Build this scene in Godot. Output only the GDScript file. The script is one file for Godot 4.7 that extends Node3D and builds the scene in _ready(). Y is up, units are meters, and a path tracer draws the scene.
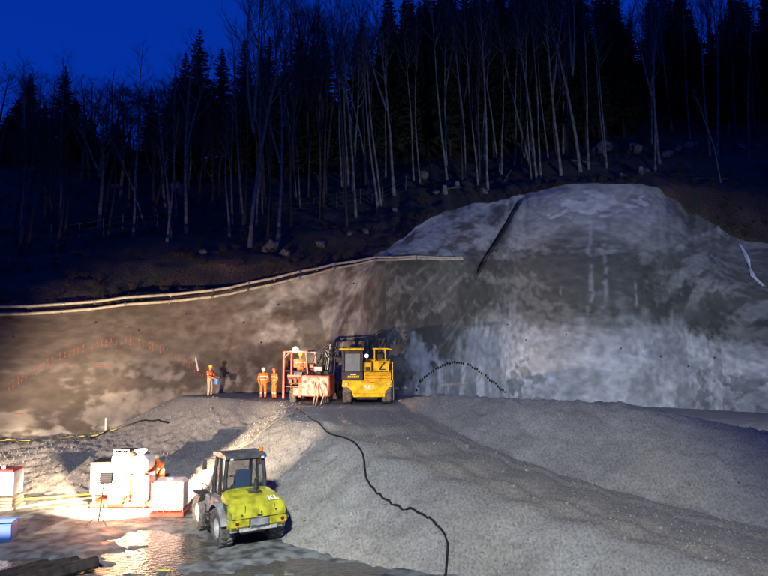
extends Node3D
# Floodlit rock cut with two tunnel headings at dusk. Plan coordinates: x to the right, d = distance in front of the camera (z = -d), y up.

var rng := RandomNumberGenerator.new()
var used := {}
var nz: FastNoiseLite
var nz2: FastNoiseLite
var mats := {}

# ---------------------------------------------------------------- mesh builder
class MB:
	var v := PackedVector3Array()
	var n := PackedVector3Array()
	var c := PackedColorArray()
	var uv := PackedVector2Array()
	var col := Color.WHITE
	var xf := Transform3D.IDENTITY
	func tri(a: Vector3, b: Vector3, d: Vector3, na: Vector3, nb: Vector3, nd: Vector3) -> void:
		a = xf * a; b = xf * b; d = xf * d
		na = (xf.basis * na).normalized(); nb = (xf.basis * nb).normalized(); nd = (xf.basis * nd).normalized()
		if (b - a).cross(d - a).dot(na + nb + nd) > 0.0:
			var t := b; b = d; d = t
			t = nb; nb = nd; nd = t
		v.append(a); v.append(b); v.append(d)
		n.append(na); n.append(nb); n.append(nd)
		c.append(col); c.append(col); c.append(col)
	func flat(a: Vector3, b: Vector3, d: Vector3, out: Vector3) -> void:
		var f := (b - a).cross(d - a)
		if f.length_squared() < 1e-14: return
		f = f.normalized()
		if f.dot(out) < 0.0: f = -f
		tri(a, b, d, f, f, f)
	func quad(a: Vector3, b: Vector3, d: Vector3, e: Vector3, out: Vector3) -> void:
		flat(a, b, d, out); flat(a, d, e, out)
	func bp(ctr: Vector3, h: Vector3, bev: float, rot: Basis, sx: int, sy: int, sz: int, ax: int) -> Vector3:
		var p := Vector3(sx * (h.x - bev), sy * (h.y - bev), sz * (h.z - bev))
		p[ax] = [sx * h.x, sy * h.y, sz * h.z][ax]
		return ctr + rot * p
	# chamfered box; rot turns it about its centre
	func box(ctr: Vector3, size: Vector3, bev := 0.02, rot := Basis.IDENTITY) -> void:
		var h := size * 0.5
		bev = minf(bev, minf(h.x, minf(h.y, h.z)) * 0.45)
		for ax in 3:
			for s in [-1, 1]:
				var q := []
				for k in [[-1, -1], [1, -1], [1, 1], [-1, 1]]:
					var e := [0, 0, 0]
					e[ax] = s; e[(ax + 1) % 3] = k[0]; e[(ax + 2) % 3] = k[1]
					q.append(bp(ctr, h, bev, rot, e[0], e[1], e[2], ax))
				var o := Vector3.ZERO; o[ax] = s
				quad(q[0], q[1], q[2], q[3], rot * o)
		for ax in 3: # edges parallel to ax
			var a1 := (ax + 1) % 3
			var a2 := (ax + 2) % 3
			for s1 in [-1, 1]:
				for s2 in [-1, 1]:
					var e0 := [0, 0, 0]; var e1 := [0, 0, 0]
					e0[ax] = -1; e1[ax] = 1
					e0[a1] = s1; e1[a1] = s1; e0[a2] = s2; e1[a2] = s2
					var o := Vector3.ZERO; o[a1] = s1; o[a2] = s2
					quad(bp(ctr, h, bev, rot, e0[0], e0[1], e0[2], a1), bp(ctr, h, bev, rot, e1[0], e1[1], e1[2], a1), bp(ctr, h, bev, rot, e1[0], e1[1], e1[2], a2), bp(ctr, h, bev, rot, e0[0], e0[1], e0[2], a2), rot * o)
		for sx in [-1, 1]:
			for sy in [-1, 1]:
				for sz in [-1, 1]:
					flat(bp(ctr, h, bev, rot, sx, sy, sz, 0), bp(ctr, h, bev, rot, sx, sy, sz, 1), bp(ctr, h, bev, rot, sx, sy, sz, 2), rot * Vector3(sx, sy, sz))
	func cyl(a: Vector3, b: Vector3, ra: float, rb: float, k := 12, caps := true) -> void:
		var ax := (b - a).normalized()
		var s := ax.cross(Vector3.UP if absf(ax.y) < 0.9 else Vector3.RIGHT).normalized()
		var t := ax.cross(s)
		for i in k:
			var f0 := TAU * i / k
			var f1 := TAU * (i + 1) / k
			var n0 := s * cos(f0) + t * sin(f0)
			var n1 := s * cos(f1) + t * sin(f1)
			tri(a + n0 * ra, a + n1 * ra, b + n1 * rb, n0, n1, n1)
			if rb > 0.0001: tri(a + n0 * ra, b + n1 * rb, b + n0 * rb, n0, n1, n0)
			if caps:
				flat(a, a + n0 * ra, a + n1 * ra, -ax)
				if rb > 0.0001: flat(b, b + n0 * rb, b + n1 * rb, ax)
	func tube(p: Array, r: Array, k := 8, caps := true) -> void:
		var rings := []
		var s := Vector3.ZERO
		for i in p.size():
			var d: Vector3 = (p[mini(i + 1, p.size() - 1)] - p[maxi(i - 1, 0)]).normalized()
			if s == Vector3.ZERO: s = d.cross(Vector3.UP if absf(d.y) < 0.9 else Vector3.RIGHT).normalized()
			s = (s - d * s.dot(d)).normalized()
			var t := d.cross(s)
			var ring := []
			for j in k:
				var f := TAU * j / k
				ring.append(s * cos(f) + t * sin(f))
			rings.append(ring)
		for i in p.size() - 1:
			for j in k:
				var j2 := (j + 1) % k
				var r0: float = r[mini(i, r.size() - 1)]
				var r1: float = r[mini(i + 1, r.size() - 1)]
				var A: Vector3 = rings[i][j]; var B: Vector3 = rings[i][j2]; var C: Vector3 = rings[i + 1][j2]; var D: Vector3 = rings[i + 1][j]
				tri(p[i] + A * r0, p[i] + B * r0, p[i + 1] + C * r1, A, B, C)
				tri(p[i] + A * r0, p[i + 1] + C * r1, p[i + 1] + D * r1, A, C, D)
		if caps:
			for e in [0, p.size() - 1]:
				var o: Vector3 = (p[0] - p[1]) if e == 0 else (p[e] - p[e - 1])
				var rr: float = r[mini(e, r.size() - 1)]
				for j in k: flat(p[e], p[e] + rings[e][j] * rr, p[e] + rings[e][(j + 1) % k] * rr, o)
	# polygon in x-y, extruded from z0 to z1, edges chamfered by bev
	func prism(poly: PackedVector2Array, z0: float, z1: float, bev := 0.0) -> void:
		if Geometry2D.is_polygon_clockwise(poly): poly.reverse()
		var inner := poly
		if bev > 0.0:
			var o := Geometry2D.offset_polygon(poly, -bev)
			if o.size() == 1 and o[0].size() == poly.size():
				inner = o[0]
				var best := 0
				for i in inner.size():
					if inner[i].distance_squared_to(poly[0]) < inner[best].distance_squared_to(poly[0]): best = i
				var al := PackedVector2Array()
				for i in inner.size(): al.append(inner[(best + i) % inner.size()])
				inner = al
			else: bev = 0.0
		var ix := Geometry2D.triangulate_polygon(inner)
		for s in [0, 1]:
			var z: float = z1 if s else z0
			var o := Vector3(0, 0, 1 if s else -1)
			for i in range(0, ix.size(), 3):
				flat(_p(inner[ix[i]], z), _p(inner[ix[i + 1]], z), _p(inner[ix[i + 2]], z), o)
		for i in poly.size():
			var a := poly[i]; var b := poly[(i + 1) % poly.size()]
			var o2 := (b - a).orthogonal() * -1.0
			var o := Vector3(o2.x, o2.y, 0)
			quad(_p(a, z0 + bev), _p(b, z0 + bev), _p(b, z1 - bev), _p(a, z1 - bev), o)
			if bev > 0.0:
				var a1 := inner[i]; var b1 := inner[(i + 1) % poly.size()]
				quad(_p(a, z1 - bev), _p(b, z1 - bev), _p(b1, z1), _p(a1, z1), o + Vector3(0, 0, o.length()))
				quad(_p(a, z0 + bev), _p(b, z0 + bev), _p(b1, z0), _p(a1, z0), o - Vector3(0, 0, o.length()))
	func _p(a: Vector2, z: float) -> Vector3: return Vector3(a.x, a.y, z)
	# profile of (radius, height) turned about the y axis of at
	func lathe(at: Transform3D, prof: Array, k := 20) -> void:
		var old := xf
		xf = xf * at
		for i in prof.size() - 1:
			var a: Vector2 = prof[i]; var b: Vector2 = prof[i + 1]
			var e := b - a
			var nn := Vector2(e.y, -e.x).normalized()
			for j in k:
				var f0 := TAU * j / k; var f1 := TAU * (j + 1) / k
				var d0 := Vector3(cos(f0), 0, sin(f0)); var d1 := Vector3(cos(f1), 0, sin(f1))
				var n0 := d0 * nn.x + Vector3.UP * nn.y; var n1 := d1 * nn.x + Vector3.UP * nn.y
				var A := d0 * a.x + Vector3.UP * a.y; var B := d1 * a.x + Vector3.UP * a.y
				var C := d1 * b.x + Vector3.UP * b.y; var D := d0 * b.x + Vector3.UP * b.y
				if a.x > 1e-5: tri(A, B, C, n0, n1, n1)
				if b.x > 1e-5: tri(A, C, D, n0, n1, n0)
		xf = old
	func mesh() -> ArrayMesh:
		var arr := []
		arr.resize(Mesh.ARRAY_MAX)
		arr[Mesh.ARRAY_VERTEX] = v
		arr[Mesh.ARRAY_NORMAL] = n
		arr[Mesh.ARRAY_COLOR] = c
		if uv.size() == v.size() and uv.size() > 0: arr[Mesh.ARRAY_TEX_UV] = uv
		var m := ArrayMesh.new()
		m.add_surface_from_arrays(Mesh.PRIMITIVE_TRIANGLES, arr)
		return m

# ---------------------------------------------------------------- scene helpers
func numbered(called: String) -> String:
	if not used.has(called):
		used[called] = 0
		return called
	used[called] += 1
	return "%s_%03d" % [called, used[called]]

func tag(o: Node3D, label: String, category: String, group := "") -> Node3D:
	o.set_meta("label", label)
	o.set_meta("category", category)
	if group != "": o.set_meta("group", group)
	return o

func thing(called: String, at: Vector3, turn: float, label: String, category: String, group := "") -> Node3D:
	var o := Node3D.new()
	o.name = numbered(called)
	add_child(o)
	o.position = at
	o.rotation.y = turn
	return tag(o, label, category, group)

func put(called: String, m: Mesh, mat: Material, parent: Node) -> MeshInstance3D:
	var o := MeshInstance3D.new()
	o.name = numbered(called) if parent == self else called
	o.mesh = m
	o.material_override = mat
	parent.add_child(o, true)
	return o

func part(called: String, b: MB, mat: Material, parent: Node) -> MeshInstance3D:
	return put(called, b.mesh(), mat, parent)

func bx(called: String, ctr: Vector3, size: Vector3, mat: Material, parent: Node, bev := 0.02, rot := Basis.IDENTITY) -> MeshInstance3D:
	var b := MB.new()
	b.box(ctr, size, bev, rot)
	return part(called, b, mat, parent)

func cy(called: String, a: Vector3, e: Vector3, r: float, mat: Material, parent: Node, k := 12) -> MeshInstance3D:
	var b := MB.new()
	b.cyl(a, e, r, r, k)
	return part(called, b, mat, parent)

func tb(called: String, p: Array, r: float, mat: Material, parent: Node, k := 8) -> MeshInstance3D:
	var b := MB.new()
	b.tube(p, [r], k)
	return part(called, b, mat, parent)

func lin(r: float, g: float, b: float) -> Color: # real-world base colour (linear) as albedo_color
	return Color(r, g, b).linear_to_srgb()

func noise_img(size: int, freq: float, kind: int, oct: int, sd: int) -> Image:
	var f := FastNoiseLite.new()
	f.noise_type = kind
	f.frequency = freq
	f.fractal_octaves = oct
	f.seed = sd
	if kind == FastNoiseLite.TYPE_CELLULAR: f.cellular_return_type = FastNoiseLite.RETURN_DISTANCE
	return f.get_seamless_image(size, size)

# albedo map: grey noise squeezed to lo..hi; normal map from the same picture
var tex_cache := {}
func noise_tex(key: String, size: int, freq: float, kind: int, oct: int, lo: float, hi: float) -> ImageTexture:
	if tex_cache.has(key): return tex_cache[key]
	var im := noise_img(size, freq, kind, oct, 11 + tex_cache.size())
	im.convert(Image.FORMAT_L8)
	var d := im.get_data()
	for i in d.size(): d[i] = int(clampf(lerpf(lo, hi, d[i] / 255.0), 0, 1) * 255.0)
	var t := ImageTexture.create_from_image(Image.create_from_data(size, size, false, Image.FORMAT_L8, d))
	tex_cache[key] = t
	return t

func normal_tex(key: String, size: int, freq: float, kind: int, oct: int, bump: float) -> ImageTexture:
	if tex_cache.has(key): return tex_cache[key]
	var im := noise_img(size, freq, kind, oct, 31 + tex_cache.size())
	im.convert(Image.FORMAT_RGBA8)
	im.bump_map_to_normal_map(bump)
	var t := ImageTexture.create_from_image(im)
	tex_cache[key] = t
	return t

func mat(key: String, c: Color, rough := 0.6, metal := 0.0) -> StandardMaterial3D:
	if mats.has(key): return mats[key]
	var m := StandardMaterial3D.new()
	m.albedo_color = c
	m.roughness = rough
	m.metallic = metal
	mats[key] = m
	return m

# painted or worn surface: dirt and scuffs from a triplanar noise map
func worn(key: String, c: Color, rough := 0.5, metal := 0.0, lo := 0.55, tile := 0.6) -> StandardMaterial3D:
	if mats.has(key): return mats[key]
	var m := mat(key, c, rough, metal)
	m.uv1_triplanar = true
	m.uv1_scale = Vector3.ONE * tile
	m.albedo_texture = noise_tex("worn%.2f" % lo, 256, 0.012, FastNoiseLite.TYPE_SIMPLEX, 6, lo, 1.0 + (1.0 - lo) * 0.55)
	m.roughness_texture = noise_tex("wornrough", 256, 0.02, FastNoiseLite.TYPE_SIMPLEX, 4, 0.6, 1.0)
	m.normal_enabled = true
	m.normal_texture = normal_tex("wornn", 256, 0.03, FastNoiseLite.TYPE_SIMPLEX, 4, 1.5)
	m.normal_scale = 0.15
	return m

func glow(key: String, c: Color, e: float) -> StandardMaterial3D:
	var m := mat(key, c, 0.4)
	m.emission_enabled = true
	m.emission = c
	m.emission_energy_multiplier = e
	return m

func glass(key: String, c: Color, a: float) -> StandardMaterial3D:
	var m := mat(key, Color(c.r, c.g, c.b, a), 0.05)
	m.transparency = BaseMaterial3D.TRANSPARENCY_ALPHA
	m.metallic_specular = 0.6
	return m

func sm(a: float, b: float, x: float) -> float: return smoothstep(a, b, x)

# ---------------------------------------------------------------- terrain
# wall stations: [base, middle, top], each (x, d, y)
var ST := [
	[Vector3(-75, 16, 0), Vector3(-76, 17, 4), Vector3(-77, 18.5, 7)],
	[Vector3(-34, 29, .4), Vector3(-34.4, 30, 4.6), Vector3(-34.8, 30.8, 7.4)],
	[Vector3(-19.6, 34.5, .9), Vector3(-20.1, 35.2, 4.9), Vector3(-20.7, 35.9, 7.7)],
	[Vector3(-12.9, 37.3, 1.0), Vector3(-13.2, 38, 5.3), Vector3(-13.6, 38.7, 8.5)],
	[Vector3(-8.1, 40.8, 2.2), Vector3(-8.2, 41.6, 6.3), Vector3(-8.4, 42.3, 9.65)],
	[Vector3(-3.5, 43.4, 2.4), Vector3(-3.5, 44.2, 7.0), Vector3(-3.6, 45, 11)],
	[Vector3(0.3, 45.2, 2.4), Vector3(0.1, 46.8, 11.9), Vector3(0.05, 48.4, 12.75)],
	[Vector3(4.0, 48, 2.0), Vector3(4.3, 51, 12.4), Vector3(4.9, 58, 17.4)],
	[Vector3(8.1, 51.5, 1.5), Vector3(8.9, 55.5, 12.7), Vector3(10.1, 62, 19.2)],
	[Vector3(12.5, 54, 1.2), Vector3(13.3, 57.5, 12.4), Vector3(15, 63.5, 20.6)],
	[Vector3(20.8, 54.5, 1.0), Vector3(22, 57.5, 12.4), Vector3(24, 62, 21.1)],
	[Vector3(24.7, 52.5, 1.0), Vector3(26, 55.5, 11.3), Vector3(28, 59, 17.4)],
	[Vector3(28.3, 49.5, .8), Vector3(29.8, 52.5, 9.4), Vector3(31.6, 55, 14.2)],
	[Vector3(38, 42, .4), Vector3(40, 45, 7), Vector3(42, 48, 10.5)],
	[Vector3(75, 24, 0), Vector3(77, 27, 5), Vector3(79, 30, 8)]]

func station(s: float) -> Array:
	var i := clampi(int(floor(s)), 0, ST.size() - 2)
	var f := s - i
	var out := []
	for k in 3:
		var p0: Vector3 = ST[maxi(i - 1, 0)][k]
		var p1: Vector3 = ST[i][k]
		var p2: Vector3 = ST[i + 1][k]
		var p3: Vector3 = ST[mini(i + 2, ST.size() - 1)][k]
		out.append(0.5 * (2.0 * p1 + (p2 - p0) * f + (2.0 * p0 - 5.0 * p1 + 4.0 * p2 - p3) * f * f + (3.0 * p1 - p0 - 3.0 * p2 + p3) * f * f * f))
	if s > 5.3 and s < 13.0: # ragged upper edge of the sprayed concrete
		var rag := sm(5.3, 6.0, s) * (1.0 - sm(12.0, 13.0, s))
		out[2] += Vector3(0, 0.5 * nz2.get_noise_2d(s * 14.0, 3.0), 0.38 * nz.get_noise_2d(s * 16.0, 40.0) + 0.12 * nz2.get_noise_2d(s * 30.0, 9.0)) * rag
	return out

# lumpy sprayed concrete; the crease runs from (7.79, .98) to (8.68, 1.93)
func wall_relief(s: float, t: float, p: Vector3) -> float:
	var r := 0.34 * nz.get_noise_3d(p.x * 1.6, p.z * 1.6, p.y * 1.0) + 0.10 * nz2.get_noise_3d(p.x * 5.0, p.z * 5.0, p.y * 3.0)
	if s > 7.3 and t > 0.75:
		var line := 7.79 + (t - 0.98) * 0.937
		var q := (s - line) * 5.0
		var w := sm(0.8, 1.0, t)
		r += w * (0.35 * sm(-0.25, 0.25, q) * (1.0 - sm(0.0, 7.0, q)) - 0.85 * exp(-q * q * 30.0))
	return r * (1.0 - sm(1.9, 2.0, t))

func wall(s: float, t: float, relief := true) -> Vector3: # world position
	var a := station(s)
	var p: Vector3 = a[0] + (a[1] - a[0]) * t if t <= 1.0 else a[1] + (a[2] - a[1]) * (t - 1.0)
	if t > 0.8 and t < 1.2: # soften the break of slope
		var q0: Vector3 = a[0] + (a[1] - a[0]) * 0.8
		var q2: Vector3 = a[1] + (a[2] - a[1]) * 0.2
		var f := (t - 0.8) / 0.4
		p = q0.lerp(a[1], f).lerp(a[1].lerp(q2, f), f)
	var w := Vector3(p.x, p.z, -p.y)
	if relief: w += Vector3(0.15, 0.1, 1.0) * wall_relief(s, t, p)
	return w

var top_x := PackedFloat32Array()
var top_d := PackedFloat32Array()
var top_y := PackedFloat32Array()
func top_at(x: float) -> Vector2: # (d, y) of the upper edge of the cut
	var i := top_x.bsearch(x)
	if i <= 0: return Vector2(top_d[0], top_y[0])
	if i >= top_x.size(): return Vector2(top_d[-1], top_y[-1])
	var f := (x - top_x[i - 1]) / (top_x[i] - top_x[i - 1])
	return Vector2(lerpf(top_d[i - 1], top_d[i], f), lerpf(top_y[i - 1], top_y[i], f))

func hill(x: float, d: float) -> float:
	var e := top_at(x)
	var r := maxf(0.0, d - e.x)
	var w := sm(-25, 15, x)
	var left := e.y + 0.42 * minf(r, 60.0) + 0.05 * maxf(0, r - 60.0)
	var plane := 21.3 + 0.46 * (d - 63.0) + 0.13 * maxf(0.0, d - 84.0)
	var right := minf(e.y + 1.15 * r, plane) if x > 15.0 else e.y + 0.46 * r + 0.13 * maxf(0.0, d - 84.0)
	if x > 15.0: right = lerpf(e.y + 0.46 * r + 0.13 * maxf(0.0, d - 84.0), right, sm(15, 26, x))
	var h := lerpf(left, right, w)
	return h + (0.9 * nz.get_noise_2d(x * 0.9, d * 0.9) + 0.22 * nz2.get_noise_2d(x * 2.0, d * 2.0)) * sm(0.0, 4.0, r)

func seg(x: float, d: float, L: Array, rad: float, slope: float, rnd := 0.0) -> float:
	var best := -9.0
	for i in L.size() - 1:
		var a: Vector3 = L[i]; var b: Vector3 = L[i + 1] # (x, d, y)
		var ex := b.x - a.x; var ed := b.y - a.y
		var f := clampf(((x - a.x) * ex + (d - a.y) * ed) / (ex * ex + ed * ed), 0, 1)
		var dist := Vector2(x - a.x - ex * f, d - a.y - ed * f).length()
		var q := dist - rad
		var drop := 0.0
		if rnd > 0.0: drop = sqrt(dist * dist + rnd * rnd) - rnd
		elif q > 0: drop = q * q / (q + 0.5)
		best = maxf(best, lerpf(a.z, b.z, f) - drop * slope)
	return best

func smax(a: float, b: float, k: float) -> float:
	var h := maxf(k - absf(a - b), 0.0) / k
	return maxf(a, b) + h * h * k * 0.25

const PLAT := [Vector3(-9.2, 40.4, 3.1), Vector3(-5.5, 40.2, 2.85), Vector3(0.5, 40, 2.8)]
const NOSE := [Vector3(-4.0, 38, 2.8), Vector3(-2.7, 29.7, 2.85)]
const RAMP := [Vector3(-0.80, 37.00, 2.80), Vector3(-0.73, 33.52, 2.84), Vector3(-0.40, 29.50, 2.80), Vector3(0.50, 27.00, 2.54), Vector3(1.70, 25.10, 2.20), Vector3(3.04, 23.63, 1.84), Vector3(4.50, 22.40, 1.50), Vector3(6.01, 21.18, 1.23), Vector3(7.50, 20.00, 1.00), Vector3(8.68, 18.99, 0.84), Vector3(10.20, 17.70, 0.70), Vector3(12.77, 15.58, 0.55), Vector3(16.00, 13.00, 0.40), Vector3(24.00, 7.00, 0.10)]
const BERM := [Vector3(1, 37.5, 3.0), Vector3(2.75, 33, 3.6), Vector3(5.9, 29, 3.75), Vector3(9.7, 27.3, 3.7), Vector3(13.6, 23.8, 3.0), Vector3(18, 19.5, 2.2), Vector3(23, 15, 1.4)]

func ramp_dist(x: float, d: float) -> float: # signed distance from the middle of the haul road, + to the right
	var best := 1e9
	var sg := 1.0
	for i in RAMP.size() - 1:
		var a: Vector3 = RAMP[i]; var b: Vector3 = RAMP[i + 1]
		var e := Vector2(b.x - a.x, b.y - a.y); var p := Vector2(x - a.x, d - a.y)
		var f := clampf(p.dot(e) / e.length_squared(), 0, 1)
		var q := (p - e * f).length()
		if q < best:
			best = q
			sg = 1.0 if e.cross(p) > 0 else -1.0
	return best * sg

const PUDDLES := [[-6.7, 19.3, 1.5, 1.3], [-7.4, 21.7, 1.3, .55], [-6.0, 20.9, .8, .5], [-2.0, 18.6, 1.5, 1.0], [-10.5, 18.5, 1.6, 1.0], [-4.6, 17.6, 1.8, .9]]
func floor_h(x: float, d: float) -> float: # muddy working floor
	var low := 0.07 + 0.03 * nz2.get_noise_2d(x * 3.0, d * 3.0) + 0.05 * nz.get_noise_2d(x * 3.0, d * 3.0)
	for p in PUDDLES:
		var q := Vector2((x - p[0]) / p[2], (d - p[1]) / p[3]).length()
		if q < 1.6: low -= 0.125 * (1.0 - sm(0.3, 1.6, q + 0.9 * nz.get_noise_2d(x * 7.0, d * 11.0) + 0.5 * nz2.get_noise_2d(x * 9.0, d * 14.0)))
	return low

func spoil_h(x: float, d: float) -> float: # heaps, platform, haul road and berm
	var bank := -0.30 + (1.0 * sm(25.0, 31.0, d) + 0.62 * sm(28, 37, d)) * (1.0 - sm(-8, 2, x)) + 1.2 * sm(34, 46, d) * sm(0, 6, x)
	if x < -6.5 and d > 26: bank += 0.10 * sm(26, 29, d) * sm(-0.15, 0.4, nz.get_noise_2d(x * 2.2 + 40.0, d * 2.2)) * (1.0 - sm(34, 37, d))
	bank += 0.05 * nz2.get_noise_2d(x * 5.0, d * 5.0)
	var m := seg(x, d, PLAT, 3.0, 0.5)
	m = smax(m, seg(x, d, NOSE, 1.5, 0.66), 0.3)
	var rp := seg(x, d, RAMP, 2.3, 0.62)
	m = smax(m, rp, 0.2)
	var bm := seg(x, d, BERM, 0.0, 0.66, 0.55)
	m = smax(m, bm, 0.15)
	m = smax(m, bank, 0.5)
	var rd := ramp_dist(x, d)
	var loose := sm(2.3, 3.2, absf(rd)) if d < 36.0 else 0.0
	if m > 2.7 and bm < 2.8: loose *= 0.4
	m += loose * (0.05 * nz.get_noise_2d(x * 4.0, d * 4.0) + 0.10 * nz2.get_noise_2d(x * 8.0, d * 8.0) + 0.10 * nz2.get_noise_2d(x * 16.0, d * 16.0))
	if absf(rd) < 2.8 and d < 35.0: # shallow wheel tracks
		var w := absf(rd + 0.06 * nz.get_noise_2d(x * 2.0, d * 2.0))
		m += (1.0 - sm(2.2, 2.8, absf(rd))) * (-0.06 * exp(-pow((w - 0.95) * 5.0, 2.0)) + 0.03 * exp(-pow((w - 1.35) * 7.0, 2.0)) - 0.04 * exp(-pow((w - 1.8) * 7.0, 2.0)) + 0.015 * nz2.get_noise_2d(x * 9.0, d * 9.0))
	return m

func ground(x: float, d: float) -> float: return maxf(floor_h(x, d), spoil_h(x, d))

func gp(x: float, d: float, up := 0.0) -> Vector3: return Vector3(x, ground(x, d) + up, -d)
func hp(x: float, d: float, up := 0.0) -> Vector3: return Vector3(x, hill(x, d) + up, -d)

# grid of points -> indexed ArrayMesh with smooth normals
func grid_mesh(P: PackedVector3Array, cols: int, rows: int, colors: PackedColorArray, uvs: PackedVector2Array, mask := PackedByteArray(), want := 1) -> ArrayMesh:
	var N := PackedVector3Array()
	N.resize(P.size())
	for j in rows:
		for i in cols:
			var a := P[j * cols + mini(i + 1, cols - 1)] - P[j * cols + maxi(i - 1, 0)]
			var b := P[mini(j + 1, rows - 1) * cols + i] - P[maxi(j - 1, 0) * cols + i]
			N[j * cols + i] = a.cross(b).normalized()
	var I := PackedInt32Array()
	for j in rows - 1:
		for i in cols - 1:
			if mask.size() > 0 and mask[j * cols + i] != want: continue
			var k := j * cols + i
			I.append_array([k, k + cols, k + 1, k + 1, k + cols, k + cols + 1])
	var arr := []
	arr.resize(Mesh.ARRAY_MAX)
	arr[Mesh.ARRAY_VERTEX] = P
	arr[Mesh.ARRAY_NORMAL] = N
	if colors.size(): arr[Mesh.ARRAY_COLOR] = colors
	if uvs.size(): arr[Mesh.ARRAY_TEX_UV] = uvs
	arr[Mesh.ARRAY_INDEX] = I
	var m := ArrayMesh.new()
	m.add_surface_from_arrays(Mesh.PRIMITIVE_TRIANGLES, arr)
	return m

func structure(o: Node3D) -> Node3D:
	o.set_meta("kind", "structure")
	return o

func axis(coarse_lo: Array, lo: float, hi: float, step: float, coarse_hi: Array) -> PackedFloat32Array:
	var a := PackedFloat32Array(coarse_lo)
	var k := int((hi - lo) / step)
	for i in k + 1: a.append(lo + i * step)
	a.append_array(PackedFloat32Array(coarse_hi))
	return a

func build_ground() -> void:
	var X := axis([-170, -130, -100, -80, -62, -50, -42, -36, -33, -31], -30, 27, 0.165, [28, 30, 33, 37, 43, 52, 65, 85, 120, 170])
	var D := axis([-170, -120, -80, -50, -30, -15, -5, 2, 7, 10, 12, 13.5], 14.5, 46, 0.165, [46.6, 47.5, 49, 51, 54, 58, 64, 72])
	var cols := X.size(); var rows := D.size()
	var P := PackedVector3Array(); P.resize(cols * rows)
	var Q := PackedVector3Array(); Q.resize(cols * rows)
	var C := PackedColorArray(); C.resize(cols * rows)
	var use := PackedByteArray(); use.resize(cols * rows)
	for j in rows:
		for i in cols:
			var x := X[i]; var d := D[j]
			var lo := floor_h(x, d)
			var y := spoil_h(x, d)
			P[j * cols + i] = Vector3(x, y, -d)
			Q[j * cols + i] = Vector3(x, lo, -d)
			use[j * cols + i] = (1 if y > lo - 0.35 else 0) + (2 if lo > y - 0.5 else 0)
			if use[j * cols + i] == 2: continue
			var rd := ramp_dist(x, d)
			var c := Color(0.30, 0.285, 0.255)
			var g := nz.get_noise_2d(x * 1.3 + 90.0, d * 1.3)
			c = c.lerp(Color(0.36, 0.33, 0.27), sm(-0.2, 0.5, g) * 0.7)
			var gg := nz2.get_noise_2d(x * 3.0, d * 3.0 + 60.0) + 0.25 * nz.get_noise_2d(x * 9.0, d * 9.0)
			c = c.lerp(Color(0.22, 0.21, 0.19), sm(0.0, 0.6, gg) * 0.6).lerp(Color(0.40, 0.385, 0.345), sm(0.0, 0.5, nz.get_noise_2d(x * 5.0 + 33.0, d * 5.0)) * 0.6)
			var road := (1.0 - sm(2.0, 2.6, absf(rd) + 0.25 * nz2.get_noise_2d(x * 2.0, d * 2.0)))
			c = c.lerp(Color(0.265, 0.237, 0.19), road * (0.9 if d < 33.0 else 0.3))
			C[j * cols + i] = c
	var high := PackedByteArray(); var low := PackedByteArray()
	for k in use: # a cell is kept by its first corner
		high.append(1 if (k & 1) else 0)
		low.append(1 if (k & 2) else 0)
	var m := mat("spoil", Color.WHITE, 0.95)
	m.vertex_color_use_as_albedo = true
	m.uv1_triplanar = true
	m.uv1_world_triplanar = true
	m.uv1_scale = Vector3.ONE * 0.4
	m.albedo_texture = noise_tex("spoil", 512, 0.035, FastNoiseLite.TYPE_SIMPLEX, 7, 0.66, 1.18)
	m.normal_enabled = true
	m.normal_texture = normal_tex("spoiln", 512, 0.09, FastNoiseLite.TYPE_SIMPLEX, 4, 4.0)
	m.normal_scale = 0.5
	structure(put("embankment", grid_mesh(P, cols, rows, C, PackedVector2Array(), high, 1), m, self))
	var w := mat("wet_floor", lin(0.19, 0.195, 0.185), 0.8)
	w.uv1_triplanar = true
	w.uv1_world_triplanar = true
	w.uv1_scale = Vector3.ONE * 0.22
	w.albedo_texture = noise_tex("wet", 512, 0.012, FastNoiseLite.TYPE_SIMPLEX, 7, 0.4, 1.25)
	w.roughness_texture = noise_tex("wetr", 512, 0.008, FastNoiseLite.TYPE_SIMPLEX, 4, 0.45, 1.2)
	w.normal_enabled = true
	w.normal_texture = normal_tex("wetn", 512, 0.02, FastNoiseLite.TYPE_SIMPLEX, 6, 3.0)
	w.normal_scale = 0.6
	structure(put("ground", grid_mesh(Q, cols, rows, PackedColorArray(), PackedVector2Array(), low, 1), w, self))
	# standing water
	var wm := mat("water", lin(0.08, 0.075, 0.062), 0.06)
	wm.metallic_specular = 0.6
	wm.uv1_triplanar = true
	wm.uv1_world_triplanar = true
	wm.uv1_scale = Vector3(0.35, 0.35, 0.9)
	wm.normal_enabled = true
	wm.normal_texture = normal_tex("watern", 512, 0.015, FastNoiseLite.TYPE_SIMPLEX, 5, 4.0)
	wm.normal_scale = 0.9
	for p in PUDDLES:
		var b := MB.new()
		for k in 24:
			var f0 := TAU * k / 24; var f1 := TAU * (k + 1) / 24
			b.flat(Vector3.ZERO, Vector3(cos(f0) * p[2] * 1.6, 0, sin(f0) * p[3] * 1.6), Vector3(cos(f1) * p[2] * 1.6, 0, sin(f1) * p[3] * 1.6), Vector3.UP)
		var o := part("puddle_water", b, wm, self)
		o.position = Vector3(p[0], 0.012 + 0.002 * PUDDLES.find(p), -p[1])
		structure(o)

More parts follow.
